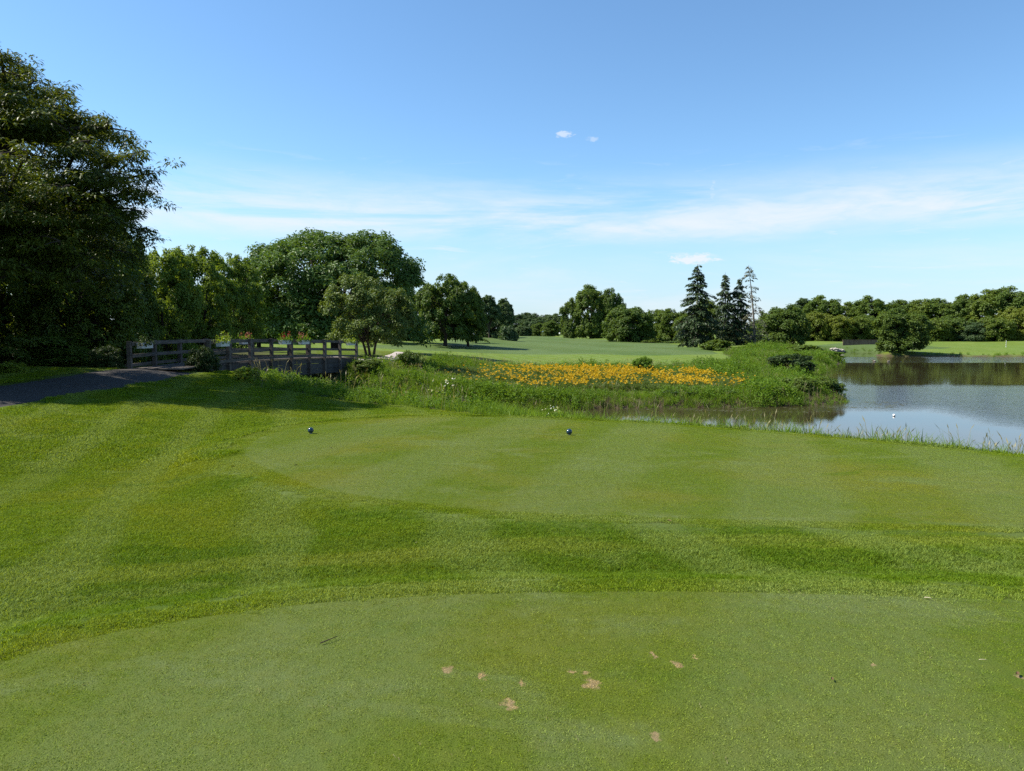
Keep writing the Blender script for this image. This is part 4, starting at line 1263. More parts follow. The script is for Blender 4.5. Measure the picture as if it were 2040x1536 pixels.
# the big locust on the left, limb by limb
def big_locust():
    r = np.random.default_rng(77)
    base = np.array([-17.6, 24.2, H(-17.6, 24.2)])
    fork = base + np.array([.2, 0, 3.0])
    ends = []
    for (u, v, Y) in ((0, 100, 24), (70, 160, 23.5), (150, 205, 24), (215, 235, 24.5), (262, 262, 24), (285, 300, 23), (308, 345, 24), (300, 380, 25), (282, 420, 23.5), (292, 462, 24.5), (262, 505, 24),
                      (90, 225, 21.5), (180, 280, 21.5), (235, 345, 21.8), (225, 430, 21.5), (205, 520, 22), (140, 370, 20.2), (60, 300, 20), (120, 480, 20.4), (40, 420, 19.8), (60, 540, 20.5), (160, 560, 22), (235, 560, 25.5),
                      (20, 180, 21.5), (-60, 250, 20), (-60, 380, 19.5), (-40, 500, 19.8),
                      (120, 180, 27), (200, 260, 28), (240, 340, 29), (235, 450, 29), (190, 540, 28), (110, 420, 30), (60, 250, 30), (20, 120, 27)):
        X, _, Z, _t = ray_at(u, v, Y); ends.append((X, Y, Z))
    for k in range(22):
        a = r.uniform(pi * .35, pi * 1.65); e = r.uniform(.05, 1.25)
        ends.append((base[0] + 6.6 * cos(a) * cos(e), base[1] + 6.6 * sin(a) * cos(e), 4.2 + 8.2 * sin(e)))
    g = Geo(); C = []; D = []; RS = []
    g.tube(bez(base - np.array([0, 0, .4]), base + np.array([0, 0, 1.6]), fork, 7), np.linspace(.52, .40, 7), 12)
    leaders = [fork + np.array([.8, -.6, 4.0]), fork + np.array([-1.3, .8, 4.4]), fork + np.array([.4, 1.2, 5.2]), fork + np.array([1.9, .2, 1.7]), fork + np.array([-.2, -1.6, 1.8]), fork + np.array([1.2, -1.2, .6])]
    for l in leaders:
        g.tube(bez(fork - np.array([0, 0, .3]), (fork + l) / 2 + np.array([0, 0, .3]), l, 7), np.linspace(.30, .13, 7), 8)
    for e in ends:
        e = np.array(e)
        dist = [np.linalg.norm(e - l) + 1.2 * max(0, l[2] - e[2] + .5) for l in leaders]
        l = leaders[int(np.argmin(dist))]
        m = (l + e) / 2 + np.array([0, 0, .18 * np.linalg.norm(e - l)])
        br = bez(l, m, e, 9)
        g.tube(br, np.linspace(.11, .018, 9), 6)
        out = e - l; out /= np.linalg.norm(out)
        side = np.cross(out, (0, 0, 1)); side /= np.linalg.norm(side) + 1e-6
        for s in np.linspace(.35, 1.0, 9):
            p = np.array([np.interp(s, np.linspace(0, 1, 9), br[:, j]) for j in range(3)])
            for k in range(4):
                so = r.normal(0, .62)
                o = side * so + out * r.normal(0, .25) + np.array([0, 0, r.normal(.02, .10) - .30 * so * so])
                q = p + o * (1.3 - .45 * s) - np.array([0, 0, .35 * max(0, s - .6)])
                C.append(q); D.append(out * .6 + np.array([0, 0, .3])); RS.append(1.15 - .45 * s)
                if k == 0:
                    g.tube(bez(p, (p + q) / 2 + np.array([0, 0, .08]), q, 4), np.linspace(.022, .006, 4), 4)
    C = np.array(C); D = np.array(D); R = r.uniform(.30, .56, len(C)) * np.array(RS)
    # drooping fronds: each a bent strip of four triangles
    cnt = (52 * (R / R.mean()) ** 2).astype(int)
    idx = np.repeat(np.arange(len(C)), cnt); n = len(idx)
    gd = r.normal(0, 1, (n, 3)); gd /= np.linalg.norm(gd, axis=1)[:, None]
    off = gd * (r.random(n) ** .5)[:, None] * R[idx][:, None]; off[:, 2] *= .42
    c = C[idx] + off
    az = np.arctan2(off[:, 1], off[:, 0]) + r.normal(0, .7, n)
    L = r.uniform(.14, .27, n)[:, None]; W = r.uniform(.035, .065, n)[:, None]
    d1 = np.stack([np.cos(az), np.sin(az), r.normal(-.1, .35, n)], 1); d2 = d1 + np.array([0, 0, -.75]); d2 /= np.linalg.norm(d2, axis=1)[:, None]
    sdv = np.cross(d1, np.array([0, 0, 1.0]) + r.normal(0, .35, (n, 3))); sdv /= np.linalg.norm(sdv, axis=1)[:, None]
    a = c; b = c + d1 * L * .5; e = b + d2 * L * .5
    v = np.stack([a, b + sdv * W * .5, b - sdv * W * .5, e], 1).reshape(-1, 3)
    k = np.arange(n)[:, None] * 4
    t = np.concatenate([k + np.array([[0, 1, 2]]), k + np.array([[2, 1, 3]])])
    ct = r.random(len(C)); tn = .5 * ct[idx] + .5 * r.random(n)
    root = thing('locust_tree', tuple(base), 'huge dark feathery tree filling the left edge of the photo', 'tree')
    cr = np_mesh('crown', v - base, [t], [M['locust']], None, False, {'tone': ('FACE', np.concatenate([tn, tn]))})
    link('crown', cr, root)
    g.v = [x - base for x in g.v]
    link('trunk', g.mesh('trunk', [M['bark_dark']], True), root)


big_locust()

# prototypes (meshes only; the first use carries them)
PR = {}
PR['round'] = P4(make_deciduous(31, 12.3, 17.5, 26, 760, 95, (.26, .46), (.13, .22), M['round'], M['bark_dark'], .40, .02, 1.0, (.040, .066), -.3, (.15, .21), skirt=10, skirt_z=.24, core=(.51, .455, .45), stray=.02))
PR['crab'] = P4(make_deciduous(32, 6.0, 6.6, 14, 230, 85, (.16, .28), (.08, .14), M['crab'], M['bark'], .17, .12, .9, (.05, .085), -.5, (.17, .25), stems=3, skirt=5, skirt_z=.30))
PR['oval'] = P4(make_deciduous(33, 12, 10, 18, 300, 75, (.38, .70), (.20, .34), M['oak'], M['bark_dark'], .32, .04, 1.0, (.055, .095), -.6, (.16, .28), skirt=8, skirt_z=.15, flat=.95, curl=.12))
PR['lobed'] = P4(make_deciduous(34, 13, 9, 20, 300, 72, (.38, .70), (.20, .34), M['maple'], M['bark'], .28, .02, 1.25, (.055, .09), -.6, (.12, .25), skirt=8, skirt_z=.16, flat=.95, curl=.12))
PR['wide'] = P4(make_deciduous(35, 9, 11, 18, 300, 75, (.38, .70), (.20, .34), M['maple'], M['bark'], .30, .0, 1.1, (.05, .085), -.7, (.13, .24), skirt=9, skirt_z=.2, flat=.95, curl=.12))
PR['tall'] = P4(make_deciduous(36, 16, 7.5, 16, 210, 75, (.45, .80), (.24, .40), M['blue'], M['bark'], .24, .12, 1.0, (.08, .13), -.5, (.18, .32)))
PR['street'] = P4(make_deciduous(37, 11, 11, 16, 300, 85, (.36, .62), (.18, .32), M['oak'], M['bark_dark'], .40, .10, 1.0, (.055, .09), -.4, (.20, .28), skirt=7, skirt_z=.30, core=(.56, .40, .40)))
PR['left'] = P4(make_deciduous(38, 9, 8, 15, 330, 85, (.22, .38), (.10, .18), M['woodland'], M['bark_dark'], .22, .0, 1.0, (.05, .085), -.6, (.18, .27), skirt=9, skirt_z=.2))
PR['spruce'] = P4(make_spruce(51, 14, 8.6, 30, M['spruce'], M['bark_dark'], .24, .80, .07, .34, .0, 1.1, False, .80))
PR['twin'] = P4(make_spruce(52, 13.5, 9.4, 28, M['spruce'], M['bark_dark'], .24, .86, .01, .22, .0, 1.15, True, .78))
PR['thin'] = P4(make_spruce(53, 14.5, 5.5, 24, M['dryspruce'], M['bark_grey'], .22, .62, .10, .55, -.10, .30, False, .45))
PR['pine'] = P4(make_spruce(54, 6, 8, 6, M['maple'], M['bark'], .16, .95, .25, .0, .0, 1.3, False, .35))
PR['bush'] = P4(make_deciduous(61, 2.0, 2.6, 8, 110, 80, (.10, .20), (.06, .11), M['shrub'], M['bark'], .05, .0, 1.0, (.08, .13), -.7, (.18, .28), skirt=7, skirt_z=.22))
PR['farbush'] = P4(make_deciduous(62, 2.6, 4.0, 8, 90, 55, (.30, .55), (.18, .30), M['shrub'], M['bark'], .08, .0, 1.0, (.10, .15), -.7, (.18, .28), skirt=7, skirt_z=.22))

TREES = [
    (285, 572, 110, 92, 'left', 'oak', 'woodland_tree', 'dark tree deep in the wood behind the left end of the bridge rail'),
    (350, 580, 120, 96, 'wide', 'oak', 'woodland_tree', 'dark broad tree in the wood behind the middle of the left bridge rail'),
    (430, 575, 120, 98, 'wide', 'oak', 'woodland_tree', 'dark broad tree in the wood behind the red flower boxes'),
    (500, 590, 110, 100, 'wide', 'oak', 'woodland_tree', 'dark tree filling the gap left of the dome-shaped tree'),
    (570, 610, 110, 112, 'wide', 'oak', 'woodland_tree', 'dark tree seen under the left side of the dome-shaped tree'),
    (650, 615, 120, 114, 'wide', 'oak', 'woodland_tree', 'dark tree seen under the middle of the dome-shaped tree'),
    (740, 615, 120, 116, 'wide', 'oak', 'woodland_tree', 'dark tree seen under the right side of the dome-shaped tree'),
    (800, 625, 90, 150, 'wide', 'oak', 'woodland_tree', 'tree far behind, between the dome-shaped tree and the fairway trees'),
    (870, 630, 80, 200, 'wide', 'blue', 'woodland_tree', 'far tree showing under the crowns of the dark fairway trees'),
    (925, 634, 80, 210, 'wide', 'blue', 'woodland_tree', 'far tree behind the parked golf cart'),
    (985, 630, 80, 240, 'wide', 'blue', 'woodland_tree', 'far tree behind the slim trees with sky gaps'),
    # u, v_top, width px, distance, kind, leaf, name, label
    (664, 462, 350, 75, 'round', None, 'shade_tree', 'great dome-shaped green tree rising behind the wooden bridge'),
    (512, 560, 120, 79, 'street', 'round', 'shade_tree', 'lower spreading tree against the left flank of the dome-shaped tree'),
    (735, 551, 176, 56, 'crab', None, 'crabapple_tree', 'small olive-green multi-stemmed tree beside the right end of the bridge'),
    (318, 506, 150, 41, 'left', None, 'woodland_tree', 'yellow-green leafy tree next to the feathery dark tree, behind the bridge start'),
    (392, 498, 140, 46, 'left', None, 'woodland_tree', 'tallest of the leafy trees behind the left half of the bridge'),
    (462, 512, 116, 54, 'left', None, 'woodland_tree', 'leafy tree just left of the dome-shaped tree'),
    (150, 430, 220, 33, 'left', 'maple', 'understory_tree', 'dark tree standing in the deepest shade behind the path bend'),
    (240, 470, 130, 37, 'left', 'oak', 'woodland_tree', 'dark leafy tree half hidden by the drooping sprays of the feathery tree'),
    (130, 380, 240, 42, 'left', 'oak', 'understory_tree', 'shaded leafy tree under the right side of the feathery tree'),
    (-10, 330, 280, 37, 'left', 'woodland', 'understory_tree', 'yellow-green leafy tree under the feathery tree at the photo edge'),
    (838, 566, 92, 122, 'street', None, 'parkland_tree', 'dark broad tree peeking out behind the right side of the dome-shaped tree'),
    (886, 551, 116, 115, 'street', None, 'parkland_tree', 'dark tree with a thick trunk at the left edge of the fairway'),
    (932, 574, 76, 118, 'street', 'oak', 'parkland_tree', 'smaller dark tree right of the thick-trunked fairway tree'),
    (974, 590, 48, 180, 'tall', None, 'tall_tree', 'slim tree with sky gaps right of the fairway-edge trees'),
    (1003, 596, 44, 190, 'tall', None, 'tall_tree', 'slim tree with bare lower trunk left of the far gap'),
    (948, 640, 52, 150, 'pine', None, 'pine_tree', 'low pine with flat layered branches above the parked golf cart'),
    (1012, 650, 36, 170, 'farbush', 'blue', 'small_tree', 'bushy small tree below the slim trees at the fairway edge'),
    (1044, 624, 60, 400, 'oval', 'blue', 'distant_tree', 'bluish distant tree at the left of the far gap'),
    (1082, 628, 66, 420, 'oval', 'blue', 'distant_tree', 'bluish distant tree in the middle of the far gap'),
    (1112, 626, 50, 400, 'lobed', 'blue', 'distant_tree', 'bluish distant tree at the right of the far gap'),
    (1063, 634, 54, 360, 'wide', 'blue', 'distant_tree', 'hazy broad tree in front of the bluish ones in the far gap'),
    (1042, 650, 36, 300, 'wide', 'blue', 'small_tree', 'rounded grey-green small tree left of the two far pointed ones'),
    (1072, 644, 30, 310, 'oval', 'oak', 'small_tree', 'small pointed tree left of centre behind the far green'),
    (1096, 640, 34, 300, 'oval', 'oak', 'small_tree', 'dark small tree right behind the far green'),
    (1136, 596, 38, 262, 'lobed', 'oak', 'grove_tree', 'narrow tree at the left of the tall central grove'),
    (1178, 571, 72, 260, 'lobed', 'oak', 'grove_tree', 'tallest tree of the central grove, with rounded top'),
    (1214, 578, 52, 258, 'lobed', 'oak', 'grove_tree', 'second tallest tree of the central grove'),
    (1236, 600, 30, 262, 'lobed', 'oak', 'grove_tree', 'small ragged tree at the right of the central grove'),
    (1253, 612, 98, 190, 'wide', 'oak', 'wide_tree', 'broad low dark tree right of the central grove'),
    (1302, 619, 58, 215, 'oval', 'maple', 'belt_tree', 'tree between the broad low tree and the spruces'),
    (1340, 617, 62, 205, 'oval', 'oak', 'belt_tree', 'dark tree left behind the tall single spruce'),
    (1408, 600, 60, 225, 'oval', 'maple', 'belt_tree', 'green tree showing between the tall spruce and the twin spruce'),
    (1372, 628, 60, 200, 'wide', 'oak', 'belt_tree', 'low tree behind the foot of the tall single spruce'),
    (1390, 534, 92, 130, 'spruce', None, 'spruce_tree', 'tall single dark spruce with a clear trunk foot'),
    (1459, 552, 92, 134, 'twin', None, 'spruce_tree', 'dark twin-topped spruce reaching the ground'),
    (1508, 532, 56, 130, 'thin', None, 'thin_spruce', 'leaning half-bare spruce with sparse branches'),
    (1560, 612, 96, 142, 'wide', 'oak', 'round_tree', 'dark rounded tree right of the half-bare spruce'),
    (1520, 640, 60, 160, 'wide', 'oak', 'low_tree', 'low dark tree behind the foot of the half-bare spruce'),
    (1602, 596, 40, 225, 'tall', 'blue', 'bank_tree', 'thin pale tree sticking up at the left end of the far bank wood'),
    (1640, 592, 62, 220, 'lobed', 'oak', 'bank_tree', 'tree behind the yellow trees on the far bank'),
    (1684, 604, 56, 225, 'lobed', 'maple', 'bank_tree', 'green tree right of the yellow trees at the back of the wood'),
    (1736, 592, 60, 215, 'lobed', 'oak', 'bank_tree', 'tall tree just left of the lone waterside tree'),
    (1786, 600, 66, 218, 'oval', 'oak', 'bank_tree', 'rounded tree straight behind the lone waterside tree'),
    (1834, 599, 60, 215, 'lobed', 'maple', 'bank_tree', 'tree right behind the lone waterside tree'),
    (1880, 597, 68, 212, 'oval', 'oak', 'bank_tree', 'broad dark-topped tree left of the narrow upright one'),
    (1922, 590, 44, 208, 'lobed', 'oak', 'bank_tree', 'narrow upright tree in the far bank wood'),
    (1966, 580, 66, 205, 'lobed', 'maple', 'bank_tree', 'tall tree left of the striped pole'),
    (2012, 575, 70, 202, 'lobed', 'oak', 'bank_tree', 'highest tree of the far bank wood behind the striped pole'),
    (2070, 578, 76, 200, 'lobed', 'maple', 'bank_tree', 'tree cut by the right edge of the photo'),
    (2140, 582, 76, 204, 'lobed', 'oak', 'bank_tree', 'dark tree of the far bank wood, beyond the right edge of the photo'),
    (2220, 588, 80, 206, 'oval', 'maple', 'bank_tree', 'green tree of the far bank wood, well beyond the right edge of the photo'),
    (2310, 592, 84, 206, 'oval', 'oak', 'bank_tree', 'last tree of the far bank wood, far beyond the right edge of the photo'),
    (1622, 624, 60, 188, 'wide', 'yellow', 'bank_tree', 'yellow-green tree at the left front of the far bank wood'),
    (1662, 628, 58, 186, 'wide', 'yellow', 'bank_tree', 'second yellow-green tree, right of the first one'),
    (1700, 634, 56, 188, 'wide', 'maple', 'bank_tree', 'low green tree above the timber wall'),
    (1742, 630, 52, 190, 'wide', 'oak', 'bank_tree', 'low tree touching the left of the lone waterside tree'),
    (1852, 634, 62, 186, 'wide', 'maple', 'bank_tree', 'low tree right of the lone waterside tree'),
    (1900, 632, 60, 188, 'wide', 'oak', 'bank_tree', 'low grey-green tree at the front of the far bank wood'),
    (1942, 640, 50, 184, 'wide', 'blue', 'bank_tree', 'small pale tree in front of the narrow upright one'),
    (1982, 632, 56, 182, 'wide', 'maple', 'bank_tree', 'low tree left behind the striped pole'),
    (2030, 612, 58, 184, 'wide', 'yellow', 'bank_tree', 'yellow-green tree at the right front of the far bank wood'),
    (1795, 618, 86, 129, 'oval', 'oak', 'waterside_tree', 'lone dark tree leaning over the far water edge'),
]
rt = np.random.default_rng(91)
GROUPS = {'bank_tree': 'trees of the wood on the far bank', 'woodland_tree': 'leafy trees behind the bridge', 'distant_tree': 'bluish trees in the far gap', 'grove_tree': 'trees of the central grove',
          'parkland_tree': 'dark trees at the left fairway edge', 'belt_tree': 'trees behind the spruces', 'spruce_tree': 'dark spruces'}
for (u, vt, wpx, Y, kind, leaf, name, label) in TREES:
    rz = 0.0 if kind in ('thin', 'twin', 'crab', 'round') else rt.uniform(0, 2 * pi)
    if name == 'bank_tree':
        wpx *= 1.28
    from_photo(u, vt, wpx, Y, PR[kind], rz, name, label, 'tree', GROUPS.get(name), M[leaf] if leaf else None)

for (x, y, w, h, rz, label) in ((-20.8, 19.2, 5.4, 9.6, .4, 'unseen leafy tree added to shade the path, just beyond the left edge of the photo'), (-19.6, 22.8, 5.0, 8.6, 1.2, 'smaller unseen leafy tree added for shade between the path and the feathery tree, beyond the left edge'), (-25.5, 24.5, 7.5, 11.5, 2.0, 'unseen tall leafy tree added for shade behind the feathery tree, beyond the left edge of the photo'),
                                (-27, 31, 7.5, 11.5, 4.0, 'unseen tall leafy tree added for shade farther back, beyond the left edge of the photo')):  # trees out of view, added so their shade falls on path and verge
    cr_, tr_, pw_, ph_ = PR['left']
    plant_tree('understory_tree', cr_, tr_, (x, y, H(x, y)), (w / pw_, w / pw_, h / ph_), rz, label, 'tree', None, M['oak'])

# shrubs, each a thing
SHRUBS = [
    (404, 692, 58, 31, 'bush', 'shrub_dark', 'dark evergreen shrub at the near start of the bridge rail'),
    (492, 732, 50, 29.5, 'bush', 'lime', 'bright green low shrub at the foot of the bridge beam'),
    (210, 690, 62, 29, 'bush', 'shrub_dark', 'dark shrub left of the first bridge post, beside the path'),
    (120, 668, 120, 31, 'bush', 'woodland', 'shaded shrub under the feathery tree, left of the path bend'),
    (30, 668, 110, 30, 'bush', 'shrub', 'dim green shrub under the feathery tree at the left photo edge'),
    (20, 722, 60, 25, 'bush', 'lime', 'small sunlit weed bush on the path edge at the left photo edge'),
    (815, 700, 60, 50, 'bush', 'shrub', 'leafy shrub in front of the pale path slab'),
    (735, 716, 56, 46, 'bush', 'shrub', 'shrub at the right foot of the bridge'),
    (1280, 712, 44, 60.5, 'bush', 'weed_b', 'low leafy bush at the back of the yellow flowers'),
    (1575, 706, 92, 70, 'bush', 'shrub_dark', 'dark bush behind the daylilies near the pond'),
    (1640, 752, 76, 49, 'bush', 'shrub', 'leafy bush at the tip of the peninsula over the water'),
    (1590, 752, 70, 47.5, 'bush', 'shrub', 'bush left of the peninsula tip'),
    (1530, 768, 80, 46.6, 'bush', 'shrub_dark', 'dark waterside bush left of the two tip bushes'),
    (1440, 775, 80, 46.2, 'bush', 'shrub', 'waterside bush below the right end of the daylilies'),
    (1350, 778, 70, 45.6, 'bush', 'shrub_dark', 'waterside bush below the middle of the flowering daylilies'),
    (1432, 678, 60, 118, 'farbush', 'shrub', 'bright shrub between the tall spruce and the twin spruce'),
    (1605, 688, 70, 112, 'farbush', 'shrub', 'bright shrub on the point left of the rock pile'),
    (1650, 700, 60, 104, 'farbush', 'weed_b', 'bright bush at the end of the weedy point'),
    (1550, 690, 70, 116, 'farbush', 'weed_b', 'bright bush below the dark rounded tree'),
    (1500, 690, 60, 120, 'farbush', 'shrub', 'bush beside the leaning trunk of the half-bare spruce'),
    (1345, 680, 50, 170, 'farbush', 'shrub', 'low bush left of the spruce trunk'),
    (1300, 674, 44, 185, 'farbush', 'shrub', 'low bush at the foot of the tree belt'),
]
for (u, vt, wpx, Y, kind, leaf, label) in SHRUBS:
    from_photo(u, vt, wpx, Y, PR[kind], rt.uniform(0, 6), 'shrub', label, 'shrub', None, M[leaf], .1)

# white-flowering weeds on the near bank
def white_weed(u, v, Y, label, s=1.0, seed=0):
    r = np.random.default_rng(seed)
    X, _, _, _ = ray_at(u, v, Y); z = H(X, Y)
    root = thing('white_flowering_weed', (X, Y, z), label, 'weed', 'white-flowering weeds on the bank', r.uniform(0, 6))
    st = Geo(); heads = []; lv = []
    for k in range(9):
        b = r.normal(0, .16 * s, 2); h = r.uniform(.5, .95) * s; t = b * 2.0
        st.tube(bez((b[0] * .4, b[1] * .4, -.05), (b[0], b[1], h * .5), (t[0], t[1], h), 4), np.linspace(.009, .004, 4), 4)
        heads += [(t[0] + r.normal(0, .03), t[1] + r.normal(0, .03), h + r.normal(.02, .03)) for _ in range(3)]
        lv += [(t[0] * q + r.normal(0, .03), t[1] * q + r.normal(0, .03), h * q) for q in np.linspace(.2, .9, 7)]
    link('stem', st.mesh('stem', [M['weed_b']]), root)
    v_, t_, tn = leaves_at(r, np.array(lv), None, (.09, .17), (.05, .08), .6, .2)
    link('leaf', np_mesh('leaf', v_, [t_], [M['weed_b']], None, False, {'tone': ('FACE', tn)}), root)['kind'] = 'stuff'
    v_, t_, tn = leaves_at(r, np.array(heads), None, (.045, .09), (.04, .07), .9, 0)
    link('flower_head', np_mesh('flower_head', v_, [t_], [M['white_flower']], None, False, {'tone': ('FACE', tn)}), root)['kind'] = 'stuff'


white_weed(882, 800, 24.0, 'white-flowering weed on the bank left of centre', 1.0, 1)
white_weed(1140, 815, 21.5, 'white-flowering weed just above the right tee marker', .55, 2)
white_weed(845, 765, 33, 'white-flowering weed farther up the bank, near the bridge end', 1.0, 3)
white_weed(1108, 820, 19.0, 'smaller white-flowering weed left above the right tee marker', .4, 4)

# ------------------------------------------------------------------ the wooden bridge


def build_bridge():
    line = BRIDGE
    seg = np.concatenate([[0], np.cumsum(np.linalg.norm(np.diff(line, axis=0), axis=1))])
    Ltot = seg[-1]

    def at(s, off):
        p = np.array([np.interp(s, seg, line[:, 0]), np.interp(s, seg, line[:, 1])])
        q = np.array([np.interp(min(s + .1, Ltot), seg, line[:, 0]), np.interp(min(s + .1, Ltot), seg, line[:, 1])])
        o = np.array([np.interp(max(s - .1, 0), seg, line[:, 0]), np.interp(max(s - .1, 0), seg, line[:, 1])])
        d = (q - o) / np.linalg.norm(q - o)
        return p + np.array([d[1], -d[0]]) * off, d

    def deck_z(s):
        t = s / Ltot
        return 0.05 + 0.06 * sin(pi * min(1, t * 1.0)) - .30 * t * t
    root = thing('wooden_bridge', (line[0, 0], line[0, 1], 0.0), 'weathered wooden footbridge with post and rail sides over the creek', 'bridge')
    org = np.array([line[0, 0], line[0, 1], 0.0])

    def part(name, g, mat, smooth=False):
        g.v = [v - org for v in g.v]
        return link(name, g.mesh(name, [mat], smooth), root)
    half = 1.15
    NP = 10
    ss = np.linspace(0.1, Ltot - .1, NP)
    rr = np.random.default_rng(4)
    for side in (1, -1):
        pts = []
        for k, s in enumerate(ss):
            if side == 1 and k == 0:
                pts.append(None); continue          # the near rail begins at the second post
            (x, y), d = at(s, half * side)
            z = deck_z(s)
            rz = math.atan2(d[1], d[0])
            g = Geo(); top = z + 1.08
            bot = z - (1.0 if side == 1 else .5)
            g.box((x, y, (top + bot) / 2), (.15, .15, top - bot), rz)
            g.box((x, y, top + .012), (.17, .17, .025), rz)
            part('post', g, M['wood'])
            pts.append((x, y, z, d))
        for k in range(NP - 1):
            a, b = pts[k], pts[k + 1]
            if a is None:
                continue
            na = np.array([a[3][1], -a[3][0]]) * side
            for (nm, zo, hh, th, off) in (('top_rail', 1.0, .15, .045, .10), ('mid_rail', .52, .14, .045, .10), ('kerb_rail', .13, .12, .10, -.14)):
                g = Geo(); e = .012
                pa = np.array([a[0], a[1], a[2] + zo]) - np.append(na, 0) * off; pb = np.array([b[0], b[1], b[2] + zo]) - np.append(na, 0) * off
                dd = (pb - pa) / np.linalg.norm(pb - pa)
                g.beam(pa + dd * e, pb - dd * e, th, hh + rr.uniform(-.008, .008))
                part(nm, g, M['wood'])
            if side == 1:
                # stacked fascia timbers under the deck edge
                for row in range(3):
                    g = Geo(); zo = -.17 - row * .30
                    pa = np.array([a[0], a[1], a[2] + zo]) + np.append(na, 0) * (-.12 - .004 * row); pb = np.array([b[0], b[1], b[2] + zo]) + np.append(na, 0) * (-.12 - .004 * row)
                    dd = (pb - pa) / np.linalg.norm(pb - pa)
                    g.beam(pa + dd * .006, pb - dd * .006, .09, .285)
                    part('fascia_timber', g, M['beamwood'])
    # deck planks
    n = int(Ltot / .20)
    for k in range(n):
        s = (k + .5) * Ltot / n
        (x0, y0), d = at(s, -half + .05); (x1, y1), _ = at(s, half - .22)
        z = deck_z(s) + rr.uniform(-.004, .004)
        g = Geo(); g.beam((x0, y0, z), (x1, y1, z), .188, .05)
        part('plank', g, M['wood'])
    return root, at, deck_z, ss, half


bridge, b_at, b_z, b_ss, b_half = build_bridge()


def planter(s, side, label, flower, leafm, seed, w=.95):
    r = np.random.default_rng(seed)
    (x, y), d = b_at(s, (b_half + .02) * side - .02 * side)
    n = np.array([d[1], -d[0]]) * side
    # hangs from the top rail, on the deck-facing side for the far rail and outside for the near one
    off = .20 if side == 1 else -.26
    x += n[0] * off; y += n[1] * off
    z = b_z(s) + .80
    root = thing('planter_box', (x, y, z), label, 'planter', 'flower boxes on the bridge rails', math.atan2(d[1], d[0]))
    g = Geo()
    g.box((0, 0, .11), (w, .22, .22), taper=1.0)
    g.box((0, .115, .205), (w + .03, .02, .04)); g.box((0, -.115, .205), (w + .03, .02, .04))
    link('box', g.mesh('box', [M['planter']]), root)
    g = Geo()
    for sx in (-.3, .3):
        g.box((sx * w, side * .14, .20), (.03, .05, .12))
    link('bracket', g.mesh('bracket', [M['metal']]), root)
    c = np.column_stack([r.uniform(-w / 2 - .08, w / 2 + .08, 260), r.normal(0, .12, 260), .20 + np.abs(r.normal(0, .16, 260)) - .06])
    v, t, tn = leaves_at(r, c, None, (.07, .14), (.05, .09), .7, .3)
    fo = link('foliage', np_mesh('foliage', v, [t], [leafm], None, False, {'tone': ('FACE', tn)}), root)
    if flower is not None:
        c = []
        for k in range(8):
            bx, by = r.uniform(-w / 2, w / 2), r.normal(0, .09); h = r.uniform(.34, .58)
            c += [(bx + r.normal(0, .02), by + r.normal(0, .02), h * q + .1) for q in np.linspace(.55, 1, 8)]
        v, t, tn = leaves_at(r, np.array(c), None, (.05, .08), (.04, .07), .2, 0)
        link('flower_spikes', np_mesh('flower_spikes', v, [t], [flower], None, False, {'tone': ('FACE', tn)}), root)


planter((b_ss[1] + b_ss[2]) / 2, 1, 'pale box with lime-green trailing plants near the start of the near rail', None, M['lime'], 1)
planter((b_ss[3] + b_ss[4]) / 2 + .1, -1, 'flower box with reddish spikes behind the near rail, left one', M['pink_flower'], M['weed_b'], 2)
planter((b_ss[5] + b_ss[4]) / 2, -1, 'flower box on the far rail with pale pink spikes', M['pink_flower'], M['weed_b'], 3)
planter((b_ss[4] + b_ss[5]) / 2, 1, 'white box with crimson flowers in the middle of the near rail', M['red_flower'], M['weed_b'], 4)
planter((b_ss[5] + b_ss[6]) / 2, 1, 'white box with pinkish flowers right of the crimson one', M['pink_flower'], M['weed_b'], 5)
planter((b_ss[8] + b_ss[9]) / 2, 1, 'small white box with green plant at the far right end of the bridge', None, M['lime'], 6, .8)
planter(b_ss[0] + .8, -1, 'empty-looking grey box under the rail at the left end of the bridge', None, M['shrub_dark'], 7)

# ------------------------------------------------------------------ tee markers and small things


def tee_marker(u, v, Y, label):
    X, _, _, _ = ray_at(u, v, Y)
    z = H(X, Y)
    root = thing('tee_marker', (X, Y, z), label, 'tee marker', 'dark blue tee marker balls')
    g = Geo(); th = np.linspace(-pi / 2, pi / 2, 19)
    R = .056
    g.lathe(np.column_stack([np.cos(th) * R, np.sin(th) * R]), 32, (0, 0, R + .012))
    link('ball', g.mesh('ball', [M['navy']], True), root)
    g = Geo(); g.lathe([(.0, .03), (.020, .03), (.016, .0), (.006, -.02), (0, -.07)], 12)
    link('spike', g.mesh('spike', [M['metal']], True), root)


tee_marker(619, 857, 14.0, 'dark blue ball on the left of the tee, the left one of two')
tee_marker(1134, 861, 13.8, 'dark blue ball at the back edge of the tee, the right one of two')


def on_ground(u, v, z):
    b = (768 - v) / F
    t = (z - EYE) / (-sin(PITCH) + b * cos(PITCH))
    return (u - 1020) / F * t, t * (cos(PITCH) + b * sin(PITCH))


def twig(u0, v0, u1, v1, z, mat, label, rad, name='twig'):
    a = on_ground(u0, v0, z); b = on_ground(u1, v1, z)
    c = ((a[0] + b[0]) / 2, (a[1] + b[1]) / 2)
    zz = H(*c) + .018
    g = Geo()
    pts = bez((a[0] - c[0], a[1] - c[1], -.003), ((b[1] - a[1]) * .12, (a[0] - b[0]) * .10, .006), (b[0] - c[0], b[1] - c[1], .004), 6)
    g.tube(pts, np.linspace(rad, rad * .5, 6), 6)
    o = link(name, g.mesh(name, [mat], True))
    o.location = (c[0], c[1], zz)
    o['label'] = label; o['category'] = 'twig'


